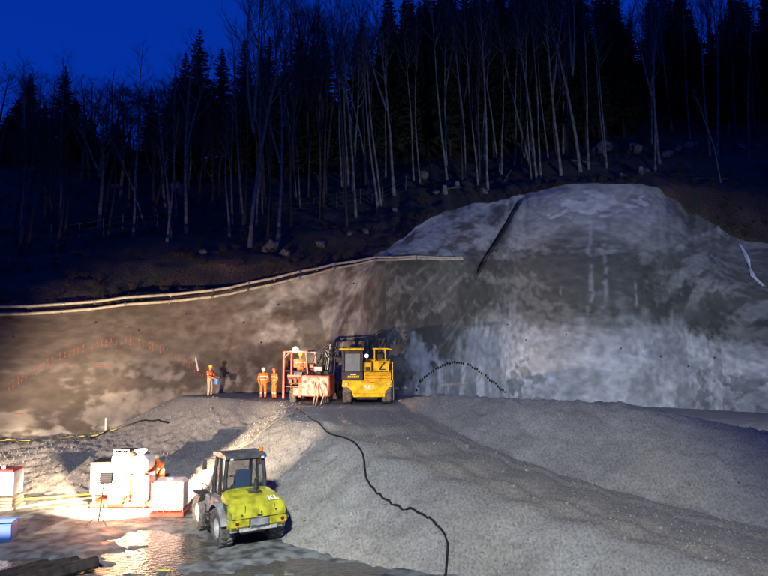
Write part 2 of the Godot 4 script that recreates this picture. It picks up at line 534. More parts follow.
func build_hill() -> void:
	for i in range(0, 1121):
		var a := station(i * 0.0125)
		top_x.append(a[2].x); top_d.append(a[2].y); top_y.append(a[2].z)
	var S := PackedFloat32Array()
	var s := 0.0
	while s < 14.001:
		S.append(s)
		s += 0.05
	var R := PackedFloat32Array([-1.0, 0.0])
	while R[-1] < 110: R.append(R[-1] + 0.35 + R[-1] * 0.025)
	var cols := S.size(); var rows := R.size()
	var P := PackedVector3Array(); var C := PackedColorArray()
	for j in rows:
		for i in cols:
			var t: Vector3 = station(S[i])[2]
			var d := t.y + maxf(R[j], 0.0)
			var y := hill(t.x, d)
			if j == 0: # skirt of soil behind the edge of the concrete
				y -= 1.3
				d += 0.4
			P.append(Vector3(t.x, y, -d))
			var g := nz.get_noise_2d(t.x * 2.0, d * 2.0)
			var c := Color(0.085, 0.062, 0.042).lerp(Color(0.15, 0.095, 0.058), sm(-0.1, 0.4, g))
			c = c.lerp(Color(0.065, 0.072, 0.038), sm(0.1, 0.35, nz2.get_noise_2d(t.x * 1.1 + 7.0, d * 1.1)))
			C.append(c)
	var m := mat("litter", Color.WHITE, 0.95)
	m.vertex_color_use_as_albedo = true
	m.uv1_triplanar = true
	m.uv1_world_triplanar = true
	m.uv1_scale = Vector3.ONE * 0.3
	m.albedo_texture = noise_tex("litter", 512, 0.03, FastNoiseLite.TYPE_SIMPLEX, 6, 0.3, 1.4)
	m.normal_enabled = true
	m.normal_texture = normal_tex("littern", 512, 0.03, FastNoiseLite.TYPE_CELLULAR, 4, 8.0)
	structure(put("hillside", grid_mesh(P, cols, rows, C, PackedVector2Array()), m, self))

# ---------------------------------------------------------------- rock cut walls
func blob(s: float, t: float, cs: float, ct: float, rs: float, rt: float, warp: float) -> float: # stain with a ragged outline
	return sm(0.15, -0.25, Vector2((s - cs) / rs, (t - ct) / rt).length() - 1.0 + warp * 0.9)

func stain(s: float, x: float, y: float) -> Array: # a few noises shared by the stains
	return [nz.get_noise_2d(x * 2.2, y * 2.2), nz2.get_noise_2d(x * 3.0, y * 3.0), nz.get_noise_2d(x * 9.0 + 50.0, y * 0.8), nz.get_noise_2d(x * 1.3, y * 5.0 + 30.0), nz2.get_noise_2d(x * 9.0, y * 9.0)]

func left_color(s: float, t: float) -> Color:
	var x := s * 5.2; var y := t * 4.2
	var k := stain(s, x, y)
	var c := Color(0.112, 0.090, 0.073).lerp(Color(0.090, 0.072, 0.058), sm(-0.4, 0.5, k[0] + 0.4 * k[1]))
	c = c.lerp(Color(0.115, 0.100, 0.086), sm(0.0, 0.5, k[3]) * 0.6)
	c = c * lerpf(0.8, 1.0, sm(2.9, 3.8, s + 0.4 * k[0]))  # left part dimmed in the colour to offset the strong warm lamp
	# pale wisps of spilled grout
	var w := sm(0.06, 0.42, k[3] + 0.45 * k[1] + 0.3 * k[4]) * sm(0.02, 0.15, t) * (1.0 - sm(0.7, 1.15, t))
	c = c.lerp(Color(0.26, 0.23, 0.20), 0.6 * w)
	# brighter light on the upper wall towards the corner, painted as paler concrete
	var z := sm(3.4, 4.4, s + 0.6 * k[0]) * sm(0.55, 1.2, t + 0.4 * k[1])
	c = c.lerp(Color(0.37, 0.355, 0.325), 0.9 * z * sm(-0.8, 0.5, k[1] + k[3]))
	# whitish lime blooms
	c = c.lerp(Color(0.33, 0.32, 0.30), 0.4 * sm(0.05, 0.6, k[0] + 0.5 * k[4] + 0.3 * k[1]) * sm(3.2, 4.4, s))
	# damp patch round the drilling place, darker run beside the corner
	c = c.lerp(Color(0.10, 0.092, 0.078), 0.5 * blob(s, t, 4.75, 1.12, 0.28, 0.36, k[1] + 0.4 * k[4]))
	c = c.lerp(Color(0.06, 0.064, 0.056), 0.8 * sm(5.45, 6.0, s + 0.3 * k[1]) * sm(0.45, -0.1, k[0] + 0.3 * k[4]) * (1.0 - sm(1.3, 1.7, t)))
	# pale footing spill
	c = c.lerp(Color(0.34, 0.32, 0.28), 0.8 * sm(-0.02, 0.2, k[1] + 0.4 * k[4]) * (1.0 - sm(0.10, 0.28, t)))
	return c * (0.86 + 0.4 * k[4])

func right_color(s: float, t: float) -> Color:
	var x := s * 5.2; var y := t * 10.0
	var k := stain(s, x, y)
	var fine: float = nz.get_noise_2d(x * 12.0 + 17.0, y * 12.0)
	var c := Color(0.098, 0.099, 0.088).lerp(Color(0.058, 0.060, 0.052), sm(-0.3, 0.35, k[0] + 0.3 * k[1] + 0.2 * fine))
	# sideways smears of pale dust
	c = c.lerp(Color(0.20, 0.205, 0.19), 0.6 * sm(0.05, 0.45, k[3] + 0.35 * k[4] + 0.2 * fine))
	# lime-white lower face, running down in curtains
	var band := sm(0.70, 0.44, t + 0.22 * k[0] + 0.10 * k[2] + 0.12 * k[3] + 0.08 * fine) * sm(7.3, 8.4, s + 0.5 * k[1])
	var lime := Color(0.32, 0.335, 0.34).lerp(Color(0.60, 0.615, 0.62), sm(-0.4, 0.5, 0.4 * k[2] + 0.6 * k[0] + 0.4 * k[3] + 0.25 * fine))
	c = c.lerp(lime, band * (0.7 + 0.3 * sm(-0.4, 0.4, k[1] + 0.4 * k[4])))
	# dark bare rock showing low down
	var bare := sm(0.0, 0.34, k[1] + 0.5 * k[0] + 0.7 * fine - 0.9 * maxf(0.0, t - 0.2)) * (1.0 - sm(0.25, 0.46, t))
	c = c.lerp(Color(0.05, 0.055, 0.05), 0.6 * bare * sm(7.9, 8.3, s) * (1.0 - 0.92 * sm(9.0, 9.4, s) * (1.0 - sm(10.7, 11.0, s))))
	# second heading: pale wash with runs
	var head := blob(s, t, 7.35, 0.06, 0.95, 0.24, 0.5 * k[1] + 0.2 * fine)
	c = c.lerp(Color(0.52, 0.55, 0.56), head * (0.25 + 0.7 * sm(-0.3, 0.35, k[2] + 0.3 * fine)))
	c = c.lerp(Color(0.36, 0.40, 0.42), 0.7 * blob(s, t, 6.6, 0.28, 0.3, 0.12, k[1] + 0.3 * fine))
	c = c.lerp(Color(0.34, 0.37, 0.39), 0.6 * blob(s, t, 7.75, 0.36, 0.35, 0.2, k[2] + 0.3 * fine))
	# upper apron: grey fresh shotcrete
	var apron := sm(1.1, 1.5, t + 0.35 * k[0] + 0.15 * k[1] + 0.1 * fine) * sm(8.3, 8.6, s - (t - 1.5) * 0.4) * (1.0 - 0.8 * sm(10.1, 11.0, s + 0.5 * k[0]))
	c = c.lerp(Color(0.27, 0.275, 0.265).lerp(Color(0.36, 0.365, 0.355), sm(-0.2, 0.3, k[1])), apron * 0.9)
	var facet := sm(1.02, 1.15, t + 0.1 * k[1]) * (1.0 - sm(-0.1, 0.0, s - (7.79 + (t - 0.98) * 0.937)))
	c = c.lerp(Color(0.32, 0.34, 0.345).lerp(Color(0.10, 0.093, 0.088), sm(-0.2, 0.3, k[0] + 0.3 * k[1] + 0.2 * fine)), facet * 0.9)
	# white splash and runs below it
	c = c.lerp(Color(0.62, 0.63, 0.62), 0.65 * blob(s, t, 9.55, 1.74, 0.33, 0.11, 1.4 * k[1] + 0.6 * k[0] + 1.6 * fine))
	for q in [[9.5, 0.62, 1.62, 0.020], [9.63, 0.66, 1.6, 0.024], [9.97, 0.68, 0.98, 0.020], [10.39, 0.84, 1.03, 0.018], [9.25, 0.76, 0.9, 0.012], [8.7, 0.78, 0.92, 0.012], [8.9, 0.76, 0.88, 0.012]]:
		var e := absf(s - q[0] + 0.03 * k[0] + 0.03 * k[3] - (t - q[1]) * 0.05)
		c = c.lerp(Color(0.46, 0.47, 0.46), 0.5 * (1.0 - sm(q[3] * 0.2, q[3] * 1.7, e + 0.02 * fine)) * sm(q[1], q[1] + 0.08, t) * (1.0 - sm(q[2] - 0.12, q[2], t)) * sm(-0.7, 0.35, k[1] + 1.4 * fine))
	# right shoulder: pale streaks falling to the right
	var sh := nz.get_noise_2d((x + y) * 1.2, (x - y * 0.6) * 5.0)
	c = c.lerp(Color(0.30, 0.31, 0.30), 0.6 * sm(0.0, 0.4, sh + 0.2 * fine) * sm(10.2, 10.8, s) * sm(0.6, 0.9, t))
	# slanting scratch marks on the recess
	var sc := nz2.get_noise_2d((x - y) * 7.0, (x + y) * 0.8)
	c = c.lerp(Color(0.20, 0.205, 0.19), 0.6 * sm(0.15, 0.5, sc + 0.2 * fine) * (1.0 - sm(7.6, 8.2, s)) * (1.0 - sm(0.9, 1.0, t)))
	return c * (0.9 + 0.28 * k[4])

func wall_texture(s0: float, s1: float, w: int, h: int, left: bool) -> ImageTexture:
	var d := PackedByteArray()
	d.resize(w * h * 3)
	var o := 0
	for j in h:
		var t := 2.0 - 2.25 * (j + 0.5) / h
		for i in w:
			var s := s0 + (s1 - s0) * (i + 0.5) / w
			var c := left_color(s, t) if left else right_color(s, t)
			c = c.linear_to_srgb()
			d[o] = int(clampf(c.r, 0, 1) * 255); d[o + 1] = int(clampf(c.g, 0, 1) * 255); d[o + 2] = int(clampf(c.b, 0, 1) * 255)
			o += 3
	return ImageTexture.create_from_image(Image.create_from_data(w, h, false, Image.FORMAT_RGB8, d))

func build_wall(s0: float, s1: float, step: float, tex: ImageTexture, label: String) -> Node3D:
	var cols := int(round((s1 - s0) / step)) + 1
	var rows := 150
	var P := PackedVector3Array(); var U := PackedVector2Array()
	for j in rows:
		var t := -0.25 + 2.25 * j / (rows - 1)
		for i in cols:
			var s := s0 + (s1 - s0) * i / (cols - 1)
			P.append(wall(s, t))
			U.append(Vector2((s - s0) / (s1 - s0), (2.0 - t) / 2.25))
	var root := thing("rock_cut_wall", Vector3.ZERO, 0, label, "wall", "sprayed concrete walls of the rock cut")
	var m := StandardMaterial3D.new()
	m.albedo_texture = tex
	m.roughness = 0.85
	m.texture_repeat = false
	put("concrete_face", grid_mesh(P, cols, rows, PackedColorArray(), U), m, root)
	return root

func wall_frame(s: float, t: float) -> Transform3D: # x along the wall, y up it, z outwards
	var p := wall(s, t)
	var a := (wall(s + 0.03, t) - wall(s - 0.03, t)).normalized()
	var b := (wall(s, t + 0.02) - wall(s, t - 0.02)).normalized()
	var z := a.cross(b).normalized()
	return Transform3D(Basis(a, z.cross(a), z), p)

func along(L: Array, f: float) -> Vector2:
	var tot := 0.0
	for i in L.size() - 1: tot += L[i].distance_to(L[i + 1])
	var g := f * tot
	for i in L.size() - 1:
		var e: float = L[i].distance_to(L[i + 1])
		if g <= e or i == L.size() - 2: return L[i].lerp(L[i + 1], clampf(g / e, 0, 1))
		g -= e
	return L[-1]

func build_walls() -> void:
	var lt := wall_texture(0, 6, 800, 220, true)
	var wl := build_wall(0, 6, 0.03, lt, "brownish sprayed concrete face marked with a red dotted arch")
	var rt := wall_texture(6, 14, 920, 340, false)
	var wr := build_wall(6, 14, 0.025, rt, "dark grey and bluish white sprayed concrete face behind the gravel berm")
	# red spray dashes that set out the first heading
	var red := mat("red_spray", lin(0.23, 0.08, 0.06), 0.9)
	var arch := [Vector2(2.03, .70), Vector2(2.126, .86), Vector2(2.2, .97), Vector2(2.3, 1.105), Vector2(2.42, 1.21), Vector2(2.57, 1.285), Vector2(2.74, 1.31), Vector2(2.906, 1.255), Vector2(3.066, 1.095), Vector2(3.242, .895), Vector2(3.486, .605)]
	var dm := MB.new(); dm.box(Vector3.ZERO, Vector3(0.05, 0.24, 0.05), 0.015)
	var dash := dm.mesh()
	for row in 2:
		for i in 52:
			var f := i / 51.0
			if rng.randf() < (0.45 if f > 0.45 and f < 0.62 else 0.12): continue
			var q := along(arch, f)
			var o := put("paint_dash", dash, red, wl)
			o.transform = wall_frame(q.x + rng.randf_range(-.004, .004), q.y + row * 0.075 + rng.randf_range(-.01, .01)) * Transform3D(Basis(Vector3.BACK, rng.randf_range(-.5, .1)), Vector3.ZERO)
			o.scale *= Vector3(1, rng.randf_range(0.5, 1.0), 1)
	for q in [[2.56, .95, .9], [2.62, .95, .6], [2.08, .38, 1.0], [2.18, .38, .5], [2.35, 1.0, .8], [3.35, .38, .6], [2.9, .3, .5], [3.1, .3, .7], [2.8, 1.6, .5], [5.7, .98, .7], [5.8, 1.0, .8], [5.86, .92, .6], [5.75, .9, .5]]:
		var o := put("paint_stroke", dash, red, wl)
		o.transform = wall_frame(q[0], q[1]) * Transform3D(Basis(Vector3.BACK, 1.45 if q[0] < 5 else rng.randf_range(-.8, .8)), Vector3.ZERO)
		o.scale *= Vector3(1, 2.0 * q[2], 1)
	# dark drilled pipe ends round the second heading
	var iron := mat("dark_iron", lin(0.03, 0.03, 0.03), 0.7)
	var pm := MB.new(); pm.cyl(Vector3(0, 0, -0.2), Vector3(0, 0, 0.10), 0.055, 0.055, 8)
	var stub := pm.mesh()
	var arch2 := [Vector2(6.53, .06), Vector2(6.606, .115), Vector2(6.746, .165), Vector2(6.922, .21), Vector2(7.118, .245), Vector2(7.314, .26), Vector2(7.514, .25), Vector2(7.698, .22), Vector2(7.902, .175), Vector2(8.114, .125), Vector2(8.35, .075)]
	for i in 42:
		if i == 22 or i == 30: continue
		var q := along(arch2, i / 41.0)
		var o := put("drill_pipe", stub, iron, wr)
		o.transform = wall_frame(q.x, q.y + rng.randf_range(-.006, .006)) * Transform3D(Basis(Vector3.RIGHT, -0.25), Vector3.ZERO)
		o.scale *= Vector3(1, rng.randf_range(1.2, 2.0), 1)
	# survey targets and anchor heads
	var am := MB.new(); am.box(Vector3.ZERO, Vector3(0.11, 0.11, 0.06), 0.02); am.cyl(Vector3(0, 0, 0.03), Vector3(0, 0, 0.1), 0.03, 0.02, 6)
	var head := am.mesh()
	var pale := mat("pale_plate", lin(0.6, 0.6, 0.56), 0.5)
	for q in [[2.05, 1.55], [3.3, 1.7], [3.9, 1.35], [4.3, 1.6], [2.55, 1.72], [5.4, 1.5], [4.1, .95], [2.9, 1.5]]:
		put("anchor_head", head, iron, wl).transform = wall_frame(q[0], q[1])
	for q in [[6.25, .95], [6.35, .42], [6.6, .6], [7.0, .75], [7.5, .5], [7.9, .7], [8.4, .55], [8.8, .45], [9.3, .5], [9.8, .4], [10.3, .35], [10.8, .3], [11.3, .4], [8.6, 1.2], [9.57, 1.76], [9.1, 1.3], [10.4, 1.4], [10.0, 1.15], [11.0, .9]]:
		put("anchor_head", head, iron, wr).transform = wall_frame(q[0], q[1])
	# wooden pegs sprayed white at the foot of the first face
	for q in [[2.62, .2, .7], [2.96, .16, .6], [3.1, .18, .6], [3.44, .32, .5], [3.4, .82, .9]]:
		var b := MB.new(); b.box(Vector3.ZERO, Vector3(0.09, q[2], 0.07), 0.02)
		var o := part("peg", b, pale, wl)
		o.transform = wall_frame(q[0], q[1])
	# strip of white plastic sheeting hanging on the far shoulder
	var b := MB.new()
	var pts := [Vector2(11.78, 1.9), Vector2(11.84, 1.8), Vector2(11.87, 1.66), Vector2(11.9, 1.52), Vector2(11.93, 1.38), Vector2(12.03, 1.24)]
	for i in pts.size() - 1:
		for u in [-1, 1]:
			var w0 := 0.05 + 0.16 * absf(sin(i * 1.9 + 0.6)); var w1 := 0.05 + 0.16 * absf(sin((i + 1) * 1.9 + 0.6))
			var A := wall_frame(pts[i].x, pts[i].y); var B := wall_frame(pts[i + 1].x, pts[i + 1].y)
			var a0 := A * Vector3(u * w0, 0, 0.10); var a1 := A * Vector3(0, 0, 0.2); var b0 := B * Vector3(u * w1, 0, 0.10); var b1 := B * Vector3(0, 0, 0.2)
			b.quad(a0, a1, b1, b0, A.basis.z)
	tag(part("plastic_sheet", b, mat("white_plastic", lin(0.7, 0.72, 0.75), 0.4), self), "torn strip of white plastic sheeting hanging on the dark rock shoulder", "plastic sheet")

func build_pipes() -> void:
	var L := [Vector3(-34.4, 7.55, -30.0), Vector3(-20.74, 7.85, -35.3), Vector3(-17.6, 8.05, -36.5), Vector3(-14.6, 8.5, -37.7), Vector3(-10.4, 9.1, -40.3), Vector3(-8.5, 9.65, -41.6), Vector3(-5.5, 10.55, -43.2), Vector3(-3.35, 11.25, -44.6), Vector3(-0.6, 11.95, -46.1), Vector3(2.3, 12.3, -48.1), Vector3(6.2, 12.75, -52.3)]
	var pm := worn("cream_pipe", lin(0.52, 0.46, 0.33), 0.45, 0.0, 0.7)
	var steel := worn("galv", lin(0.35, 0.35, 0.34), 0.5, 0.6)
	for k in 2:
		var root := thing("service_pipe", L[1], 0, ["upper cream pipe running along the top edge of the rock face", "lower cream pipe slung below its twin along the rock face"][k], "pipe", "twin pipes along the rock face")
		for i in L.size() - 1:
			var sep := Vector3(0, 0.2, 0) if k == 0 else Vector3(0, -0.22, 0.22)
			var fade := clampf(1.0 - (i - 6.0) / 4.0, 0.35, 1.0); var fade1 := clampf(1.0 - (i - 5.0) / 4.0, 0.35, 1.0)
			var a: Vector3 = L[i] + sep * fade - L[1]; var e: Vector3 = L[i + 1] + sep * fade1 - L[1]
			var m := a.lerp(e, 0.5) + Vector3(0, -0.05, 0)
			tb("pipe_section", [a, m, e], 0.08, pm, root, 10)
			var dr := (e - a).normalized()
			var f := MB.new(); f.cyl(e - dr * 0.06, e + dr * 0.06, 0.115, 0.115, 12)
			part("flange", f, steel, root)
			var hk := MB.new(); hk.box(m + Vector3(0, 0.02, -0.35), Vector3(0.06, 0.06, 0.8), 0.01); hk.box(m + Vector3(0, -0.13, 0), Vector3(0.08, 0.05, 0.3), 0.01)
			part("bracket", hk, steel, root)

func build_fence(pts: Array, label: String) -> void:
	var root := thing("wire_fence", hp(pts[0].x, pts[0].y), 0, label, "fence", "wire fences on the wooded slope")
	var pm := mat("fence_post", lin(0.10, 0.095, 0.09), 0.8)
	var wm := mat("fence_wire", lin(0.14, 0.14, 0.14), 0.5, 0.5)
	var tops := []
	for p in pts:
		var q := hp(p.x, p.y, -0.2) - root.position
		var top := q + Vector3(rng.randf_range(-.06, .06), 1.75, 0)
		cy("post", q, top, 0.04, pm, root, 6)
		tops.append(top)
	for h in [0.1, 0.55, 1.0, 1.4]:
		for i in tops.size() - 1:
			var a: Vector3 = tops[i] - Vector3(0, h, 0); var e: Vector3 = tops[i + 1] - Vector3(0, h, 0)
			tb("wire", [a, a.lerp(e, 0.5) - Vector3(0, 0.05, 0), e], 0.012, wm, root, 4)

# ---------------------------------------------------------------- lamps
func spot(parent: Node3D, at: Vector3, target: Vector3, c: Color, e: float, ang: float, soft: float, size: float) -> void:
	var l := SpotLight3D.new()
	l.name = "flood_light"
	parent.add_child(l, true)
	l.look_at_from_position(at, target)
	l.light_color = c
	l.light_energy = e
	l.spot_angle = ang
	l.spot_angle_attenuation = soft
	l.spot_range = 220.0
	l.spot_attenuation = 2.0
	l.light_size = size
	l.shadow_enabled = true

func lamp_head(called: String, at: Vector3, target: Vector3, w: float, h: float, gm: Material, parent: Node3D) -> Vector3:
	var f := Transform3D.IDENTITY.looking_at(target - at)
	f.origin = at
	var b := MB.new(); b.xf = f
	b.box(Vector3(0, 0, 0.07), Vector3(w, h, 0.14), 0.02)
	for i in 5: b.box(Vector3(0, -h * 0.4 + i * h * 0.2, 0.15), Vector3(w * 0.9, 0.015, 0.05), 0.004)
	b.box(Vector3(-w * 0.54, 0, 0.05), Vector3(0.02, h * 0.5, 0.05), 0.005); b.box(Vector3(w * 0.54, 0, 0.05), Vector3(0.02, h * 0.5, 0.05), 0.005)
	b.box(Vector3(0, -h * 0.62, 0.05), Vector3(w * 1.1, 0.03, 0.05), 0.008)
	var o := part(called, b, mat("lamp_black", lin(0.02, 0.02, 0.02), 0.5), parent)
	var g := MB.new(); g.xf = f
	g.box(Vector3(0, 0, -0.012), Vector3(w * 0.88, h * 0.86, 0.02), 0.005)
	part("lamp_glass", g, gm, o)
	return f * Vector3(0, 0, -0.06)

func flood_mast(at: Vector3, hgt: float, heads: Array, gm: Material, label: String) -> void:
	var root := thing("floodlight_mast", at, 0, label, "floodlight")
	var st := worn("mast_steel", lin(0.35, 0.36, 0.37), 0.4, 0.7)
	bx("base", Vector3(0, 0.35, 0), Vector3(1.4, 0.7, 1.0), worn("mast_base", lin(0.5, 0.32, 0.05), 0.5), root, 0.06)
	cy("pole", Vector3(0, 0.7, 0), Vector3(0, hgt - 0.3, 0), 0.07, st, root)
	bx("crossbar", Vector3(0, hgt - 0.35, 0), Vector3(1.8, 0.08, 0.08), st, root, 0.01)
	for i in heads.size():
		var h: Dictionary = heads[i]
		var p := Vector3(-0.6 + 1.2 * i / maxf(1, heads.size() - 1), hgt, 0)
		var tgt: Vector3 = h.to - at
		cy("bracket", Vector3(p.x, hgt - 0.35, 0), p - Vector3(0, 0.2, 0), 0.03, st, root, 8)
		var e := lamp_head("lamp_head", p, tgt, 0.55, 0.42, gm, root)
		if h.has("added_visor"): # flap added over the unseen lamp to keep its light off the wood
			var f := Transform3D.IDENTITY.looking_at(tgt - p)
			f.origin = p
			var vb := MB.new()
			vb.xf = f * Transform3D(Basis(Vector3.RIGHT, deg_to_rad(h.added_visor)), Vector3(0, 0.24, -0.02))
			vb.box(Vector3(0, 0, -0.55), Vector3(1.9, 0.02, 1.1), 0.005)
			part("added_visor", vb, mat("lamp_black", lin(0.02, 0.02, 0.02), 0.5), root)
		spot(self, at + e, h.to, h.c, h.e, h.ang, h.soft, h.get("size", 0.25))

# ---------------------------------------------------------------- machines
func wheel(parent: Node3D, at: Vector3, r: float, w: float, tyre: Material, rim: Material, out := 1.0) -> Node3D:
	# axle along x; out: which side shows the hub
	var root := Node3D.new()
	root.name = "wheel"
	parent.add_child(root, true)
	root.position = at
	var b := MB.new()
	var ax := Transform3D(Basis(Vector3.BACK, -PI / 2 * out), Vector3.ZERO)
	var h := w * 0.5
	b.lathe(ax, [Vector2(r * .52, -h * .8), Vector2(r * .60, -h), Vector2(r * .86, -h), Vector2(r * .95, -h * .8), Vector2(r * .97, 0), Vector2(r * .95, h * .8), Vector2(r * .86, h), Vector2(r * .60, h), Vector2(r * .52, h * .8), Vector2(r * .50, 0)], 28)
	for i in 20: # lugs
		for s in [-1, 1]:
			var f := TAU * (i + (0.5 if s > 0 else 0.0)) / 20
			var bs := Basis(Vector3.RIGHT, f)
			b.box(bs * Vector3(s * h * 0.5, r * 0.965, 0), Vector3(h * 0.95, r * 0.085, r * 0.13), 0.012, bs * Basis(Vector3.UP, s * 0.5))
	part("tyre", b, tyre, root)
	var k := MB.new()
	k.lathe(ax, [Vector2(0, h * .35), Vector2(r * .14, h * .35), Vector2(r * .16, h * .2), Vector2(r * .34, h * .15), Vector2(r * .42, h * .5), Vector2(r * .53, h * .78), Vector2(r * .55, h * .7), Vector2(r * .5, 0)], 20)
	for i in 6:
		var f := TAU * i / 6
		k.cyl(ax * Vector3(cos(f) * r * .24, h * .15, sin(f) * r * .24), ax * Vector3(cos(f) * r * .24, h * .27, sin(f) * r * .24), 0.018, 0.018, 6)
	part("rim", k, rim, root)
	return root

func poly(a: Array) -> PackedVector2Array:
	var p := PackedVector2Array()
	for i in range(0, a.size(), 2): p.append(Vector2(a[i], a[i + 1]))
	return p

func letters(text: String, size: float, at: Vector3, rot: Basis, m: Material, parent: Node3D) -> void:
	var t := TextMesh.new()
	t.text = text
	t.font_size = 64
	t.pixel_size = size / 64.0
	t.depth = 0.012
	var f := SystemFont.new()
	f.font_names = PackedStringArray(["Droid Sans"])
	f.font_weight = 700
	t.font = f
	var o := put("lettering", t, m, parent)
	o.transform = Transform3D(rot, at)

# side profile (z, y) turned to x-extrusion: local z of the profile's x, extruded along x
func side(b: MB, p: PackedVector2Array, x0: float, x1: float, bev := 0.0) -> void:
	var old := b.xf
	b.xf = b.xf * Transform3D(Basis(Vector3(0, 0, 1), Vector3(0, 1, 0), Vector3(-1, 0, 0)), Vector3.ZERO)
	b.prism(p, -x1, -x0, bev)
	b.xf = old

func build_loader() -> void:
	# +z is the rear of the machine, which faces the camera
	var x := -4.62; var d := 21.75
	var root := thing("wheel_loader", Vector3(x, ground(x, d) - 0.02, -d), deg_to_rad(31), "yellow and grey wheel loader with a dark roofed cab and orange beacon", "wheel loader")
	var yel := worn("loader_yellow", lin(0.50, 0.47, 0.03), 0.45, 0.0, 0.6)
	var gry := worn("loader_grey", lin(0.27, 0.275, 0.28), 0.55, 0.0, 0.6)
	var drk := worn("loader_dark", lin(0.045, 0.048, 0.052), 0.5, 0.0, 0.6)
	var tyre := worn("tyre_mud", lin(0.13, 0.125, 0.115), 0.9, 0.0, 0.45, 1.2)
	var rim := worn("rim_pale", lin(0.55, 0.54, 0.51), 0.6, 0.0, 0.6)
	var gl := glass("loader_glass", Color(0.20, 0.24, 0.25), 0.42)
	for sx in [-1, 1]:
		wheel(root, Vector3(sx * 0.80, 0.58, 0.78), 0.60, 0.42, tyre, rim, sx)
		wheel(root, Vector3(sx * 0.80, 0.58, -1.32), 0.60, 0.42, tyre, rim, sx)
	# frame and body
	var b := MB.new()
	b.box(Vector3(0, 0.62, -0.3), Vector3(0.85, 0.42, 3.3), 0.05)
	b.cyl(Vector3(-0.75, 0.58, 0.78), Vector3(0.75, 0.58, 0.78), 0.11, 0.11, 10)
	b.cyl(Vector3(-0.75, 0.58, -1.32), Vector3(0.75, 0.58, -1.32), 0.11, 0.11, 10)
	part("chassis", b, drk, root)
	b = MB.new()
	side(b, poly([-0.95, 0.72, -0.62, 0.5, 0.1, 0.5, 0.16, 0.9, 0.45, 1.22, 1.05, 1.22, 1.4, 0.9, 1.5, 0.62, 1.68, 0.6, 1.74, 1.0, 1.6, 1.28, 0.3, 1.36, -0.75, 1.30, -0.95, 1.1]), -0.86, 0.86, 0.04)
	part("side_body", b, gry, root)
	root.scale = Vector3(1.0, 0.96, 1.0)
	# fenders over the rear wheels
	for sx in [-1, 1]:
		b = MB.new()
		var arc := []
		for i in 9:
			var f := PI * (0.08 + 0.80 * i / 8.0)
			arc.append(Vector3(sx * 0.86, 0.60 + 0.74 * sin(f), 0.78 + 0.74 * cos(f)))
		for i in 8:
			var a: Vector3 = arc[i]; var e: Vector3 = arc[i + 1]
			var w := Vector3(sx * 0.2, 0, 0)
			var up := Vector3(0, 0.6, 0.78)
			b.quad(a - w * 0.4, a + w, e + w, e - w * 0.4, (a + e) * 0.5 * Vector3(0, 1, 1) - up)
			b.quad(a + w, e + w, e + w - (e * Vector3(0, 1, 1) - up) * 0.08, a + w - (a * Vector3(0, 1, 1) - up) * 0.08, Vector3(sx, 0, 0))
		part("fender", b, gry, root)
	# bonnet: loft of rounded sections, lower towards the rear
	b = MB.new()
	var secs := []
	for q in [[0.42, 1.64, 0.74], [0.62, 1.67, 0.80], [1.0, 1.62, 0.85], [1.4, 1.53, 0.87], [1.66, 1.42, 0.87], [1.80, 1.28, 0.84], [1.835, 1.14, 0.80]]:
		var ring := []
		var zt: float = q[0]; var yt: float = q[1]; var hw: float = q[2]
		for e in [[-1.0, 0.0], [-1.0, 0.62], [-0.96, 0.82], [-0.84, 0.95], [-0.55, 1.0], [0.0, 1.02], [0.55, 1.0], [0.84, 0.95], [0.96, 0.82], [1.0, 0.62], [1.0, 0.0]]:
			ring.append(Vector3(e[0] * hw, lerpf(1.03, yt, e[1]), zt))
		secs.append(ring)
	for i in secs.size() - 1:
		for j in secs[0].size() - 1:
			var mid: Vector3 = (secs[i][j] + secs[i + 1][j + 1]) * 0.5
			b.quad(secs[i][j], secs[i][j + 1], secs[i + 1][j + 1], secs[i + 1][j], mid - Vector3(0, 1.0, 0.8))
	var last: Array = secs[-1]
	for j in last.size() - 1: b.flat(Vector3(0, 1.03, 1.84), last[j], last[j + 1], Vector3.BACK)
	part("bonnet", b, yel, root)
	# counterweight with yellow ends and a grey middle
	b = MB.new()
	side(b, poly([1.45, 0.62, 1.80, 0.70, 1.90, 0.82, 1.90, 1.0, 1.45, 1.0]), -0.28, 0.28, 0.02)
	part("counterweight", b, gry, root)
	for sx in [-1, 1]:
		b = MB.new()
		side(b, poly([1.40, 0.60, 1.72, 0.68, 1.86, 0.80, 1.86, 1.0, 1.40, 1.0]), 0.29 if sx > 0 else -0.88, 0.88 if sx > 0 else -0.29, 0.05)
		var cw := part("bumper", b, yel, root)
		cy("tail_lamp", Vector3(sx * 0.70, 0.90, 1.85), Vector3(sx * 0.70, 0.90, 1.885), 0.055, mat("tail_red", lin(0.16, 0.015, 0.01), 0.3), cw, 14)
		cy("tail_lamp", Vector3(sx * 0.70, 0.78, 1.83), Vector3(sx * 0.70, 0.78, 1.868), 0.035, mat("tail_orange", lin(0.45, 0.14, 0.02), 0.3), cw, 12)
	bx("lower_plate", Vector3(0, 0.66, 1.62), Vector3(1.2, 0.12, 0.34), worn("pale_plate_dirty", lin(0.42, 0.41, 0.38), 0.7), root, 0.03)
	bx("number_plate", Vector3(0, 0.88, 1.905), Vector3(0.26, 0.16, 0.015), gry, root, 0.005)
	for e in [[-0.55, 1.14], [0.05, 1.16], [0.5, 1.2]]:
		cy("bolt", Vector3(e[0], e[1], 1.80), Vector3(e[0], e[1], 1.86), 0.025, drk, root, 8)
	letters("KL", 0.30, Vector3(0.50, 1.50, 1.58), Basis(Vector3.RIGHT, -1.15), mat("white_print", lin(0.8, 0.8, 0.78), 0.5), root)
	for sx in [-0.45, 0.45]: bx("bonnet_seam", Vector3(sx, 1.30, 1.822), Vector3(0.012, 0.22, 0.02), drk, root, 0.002)
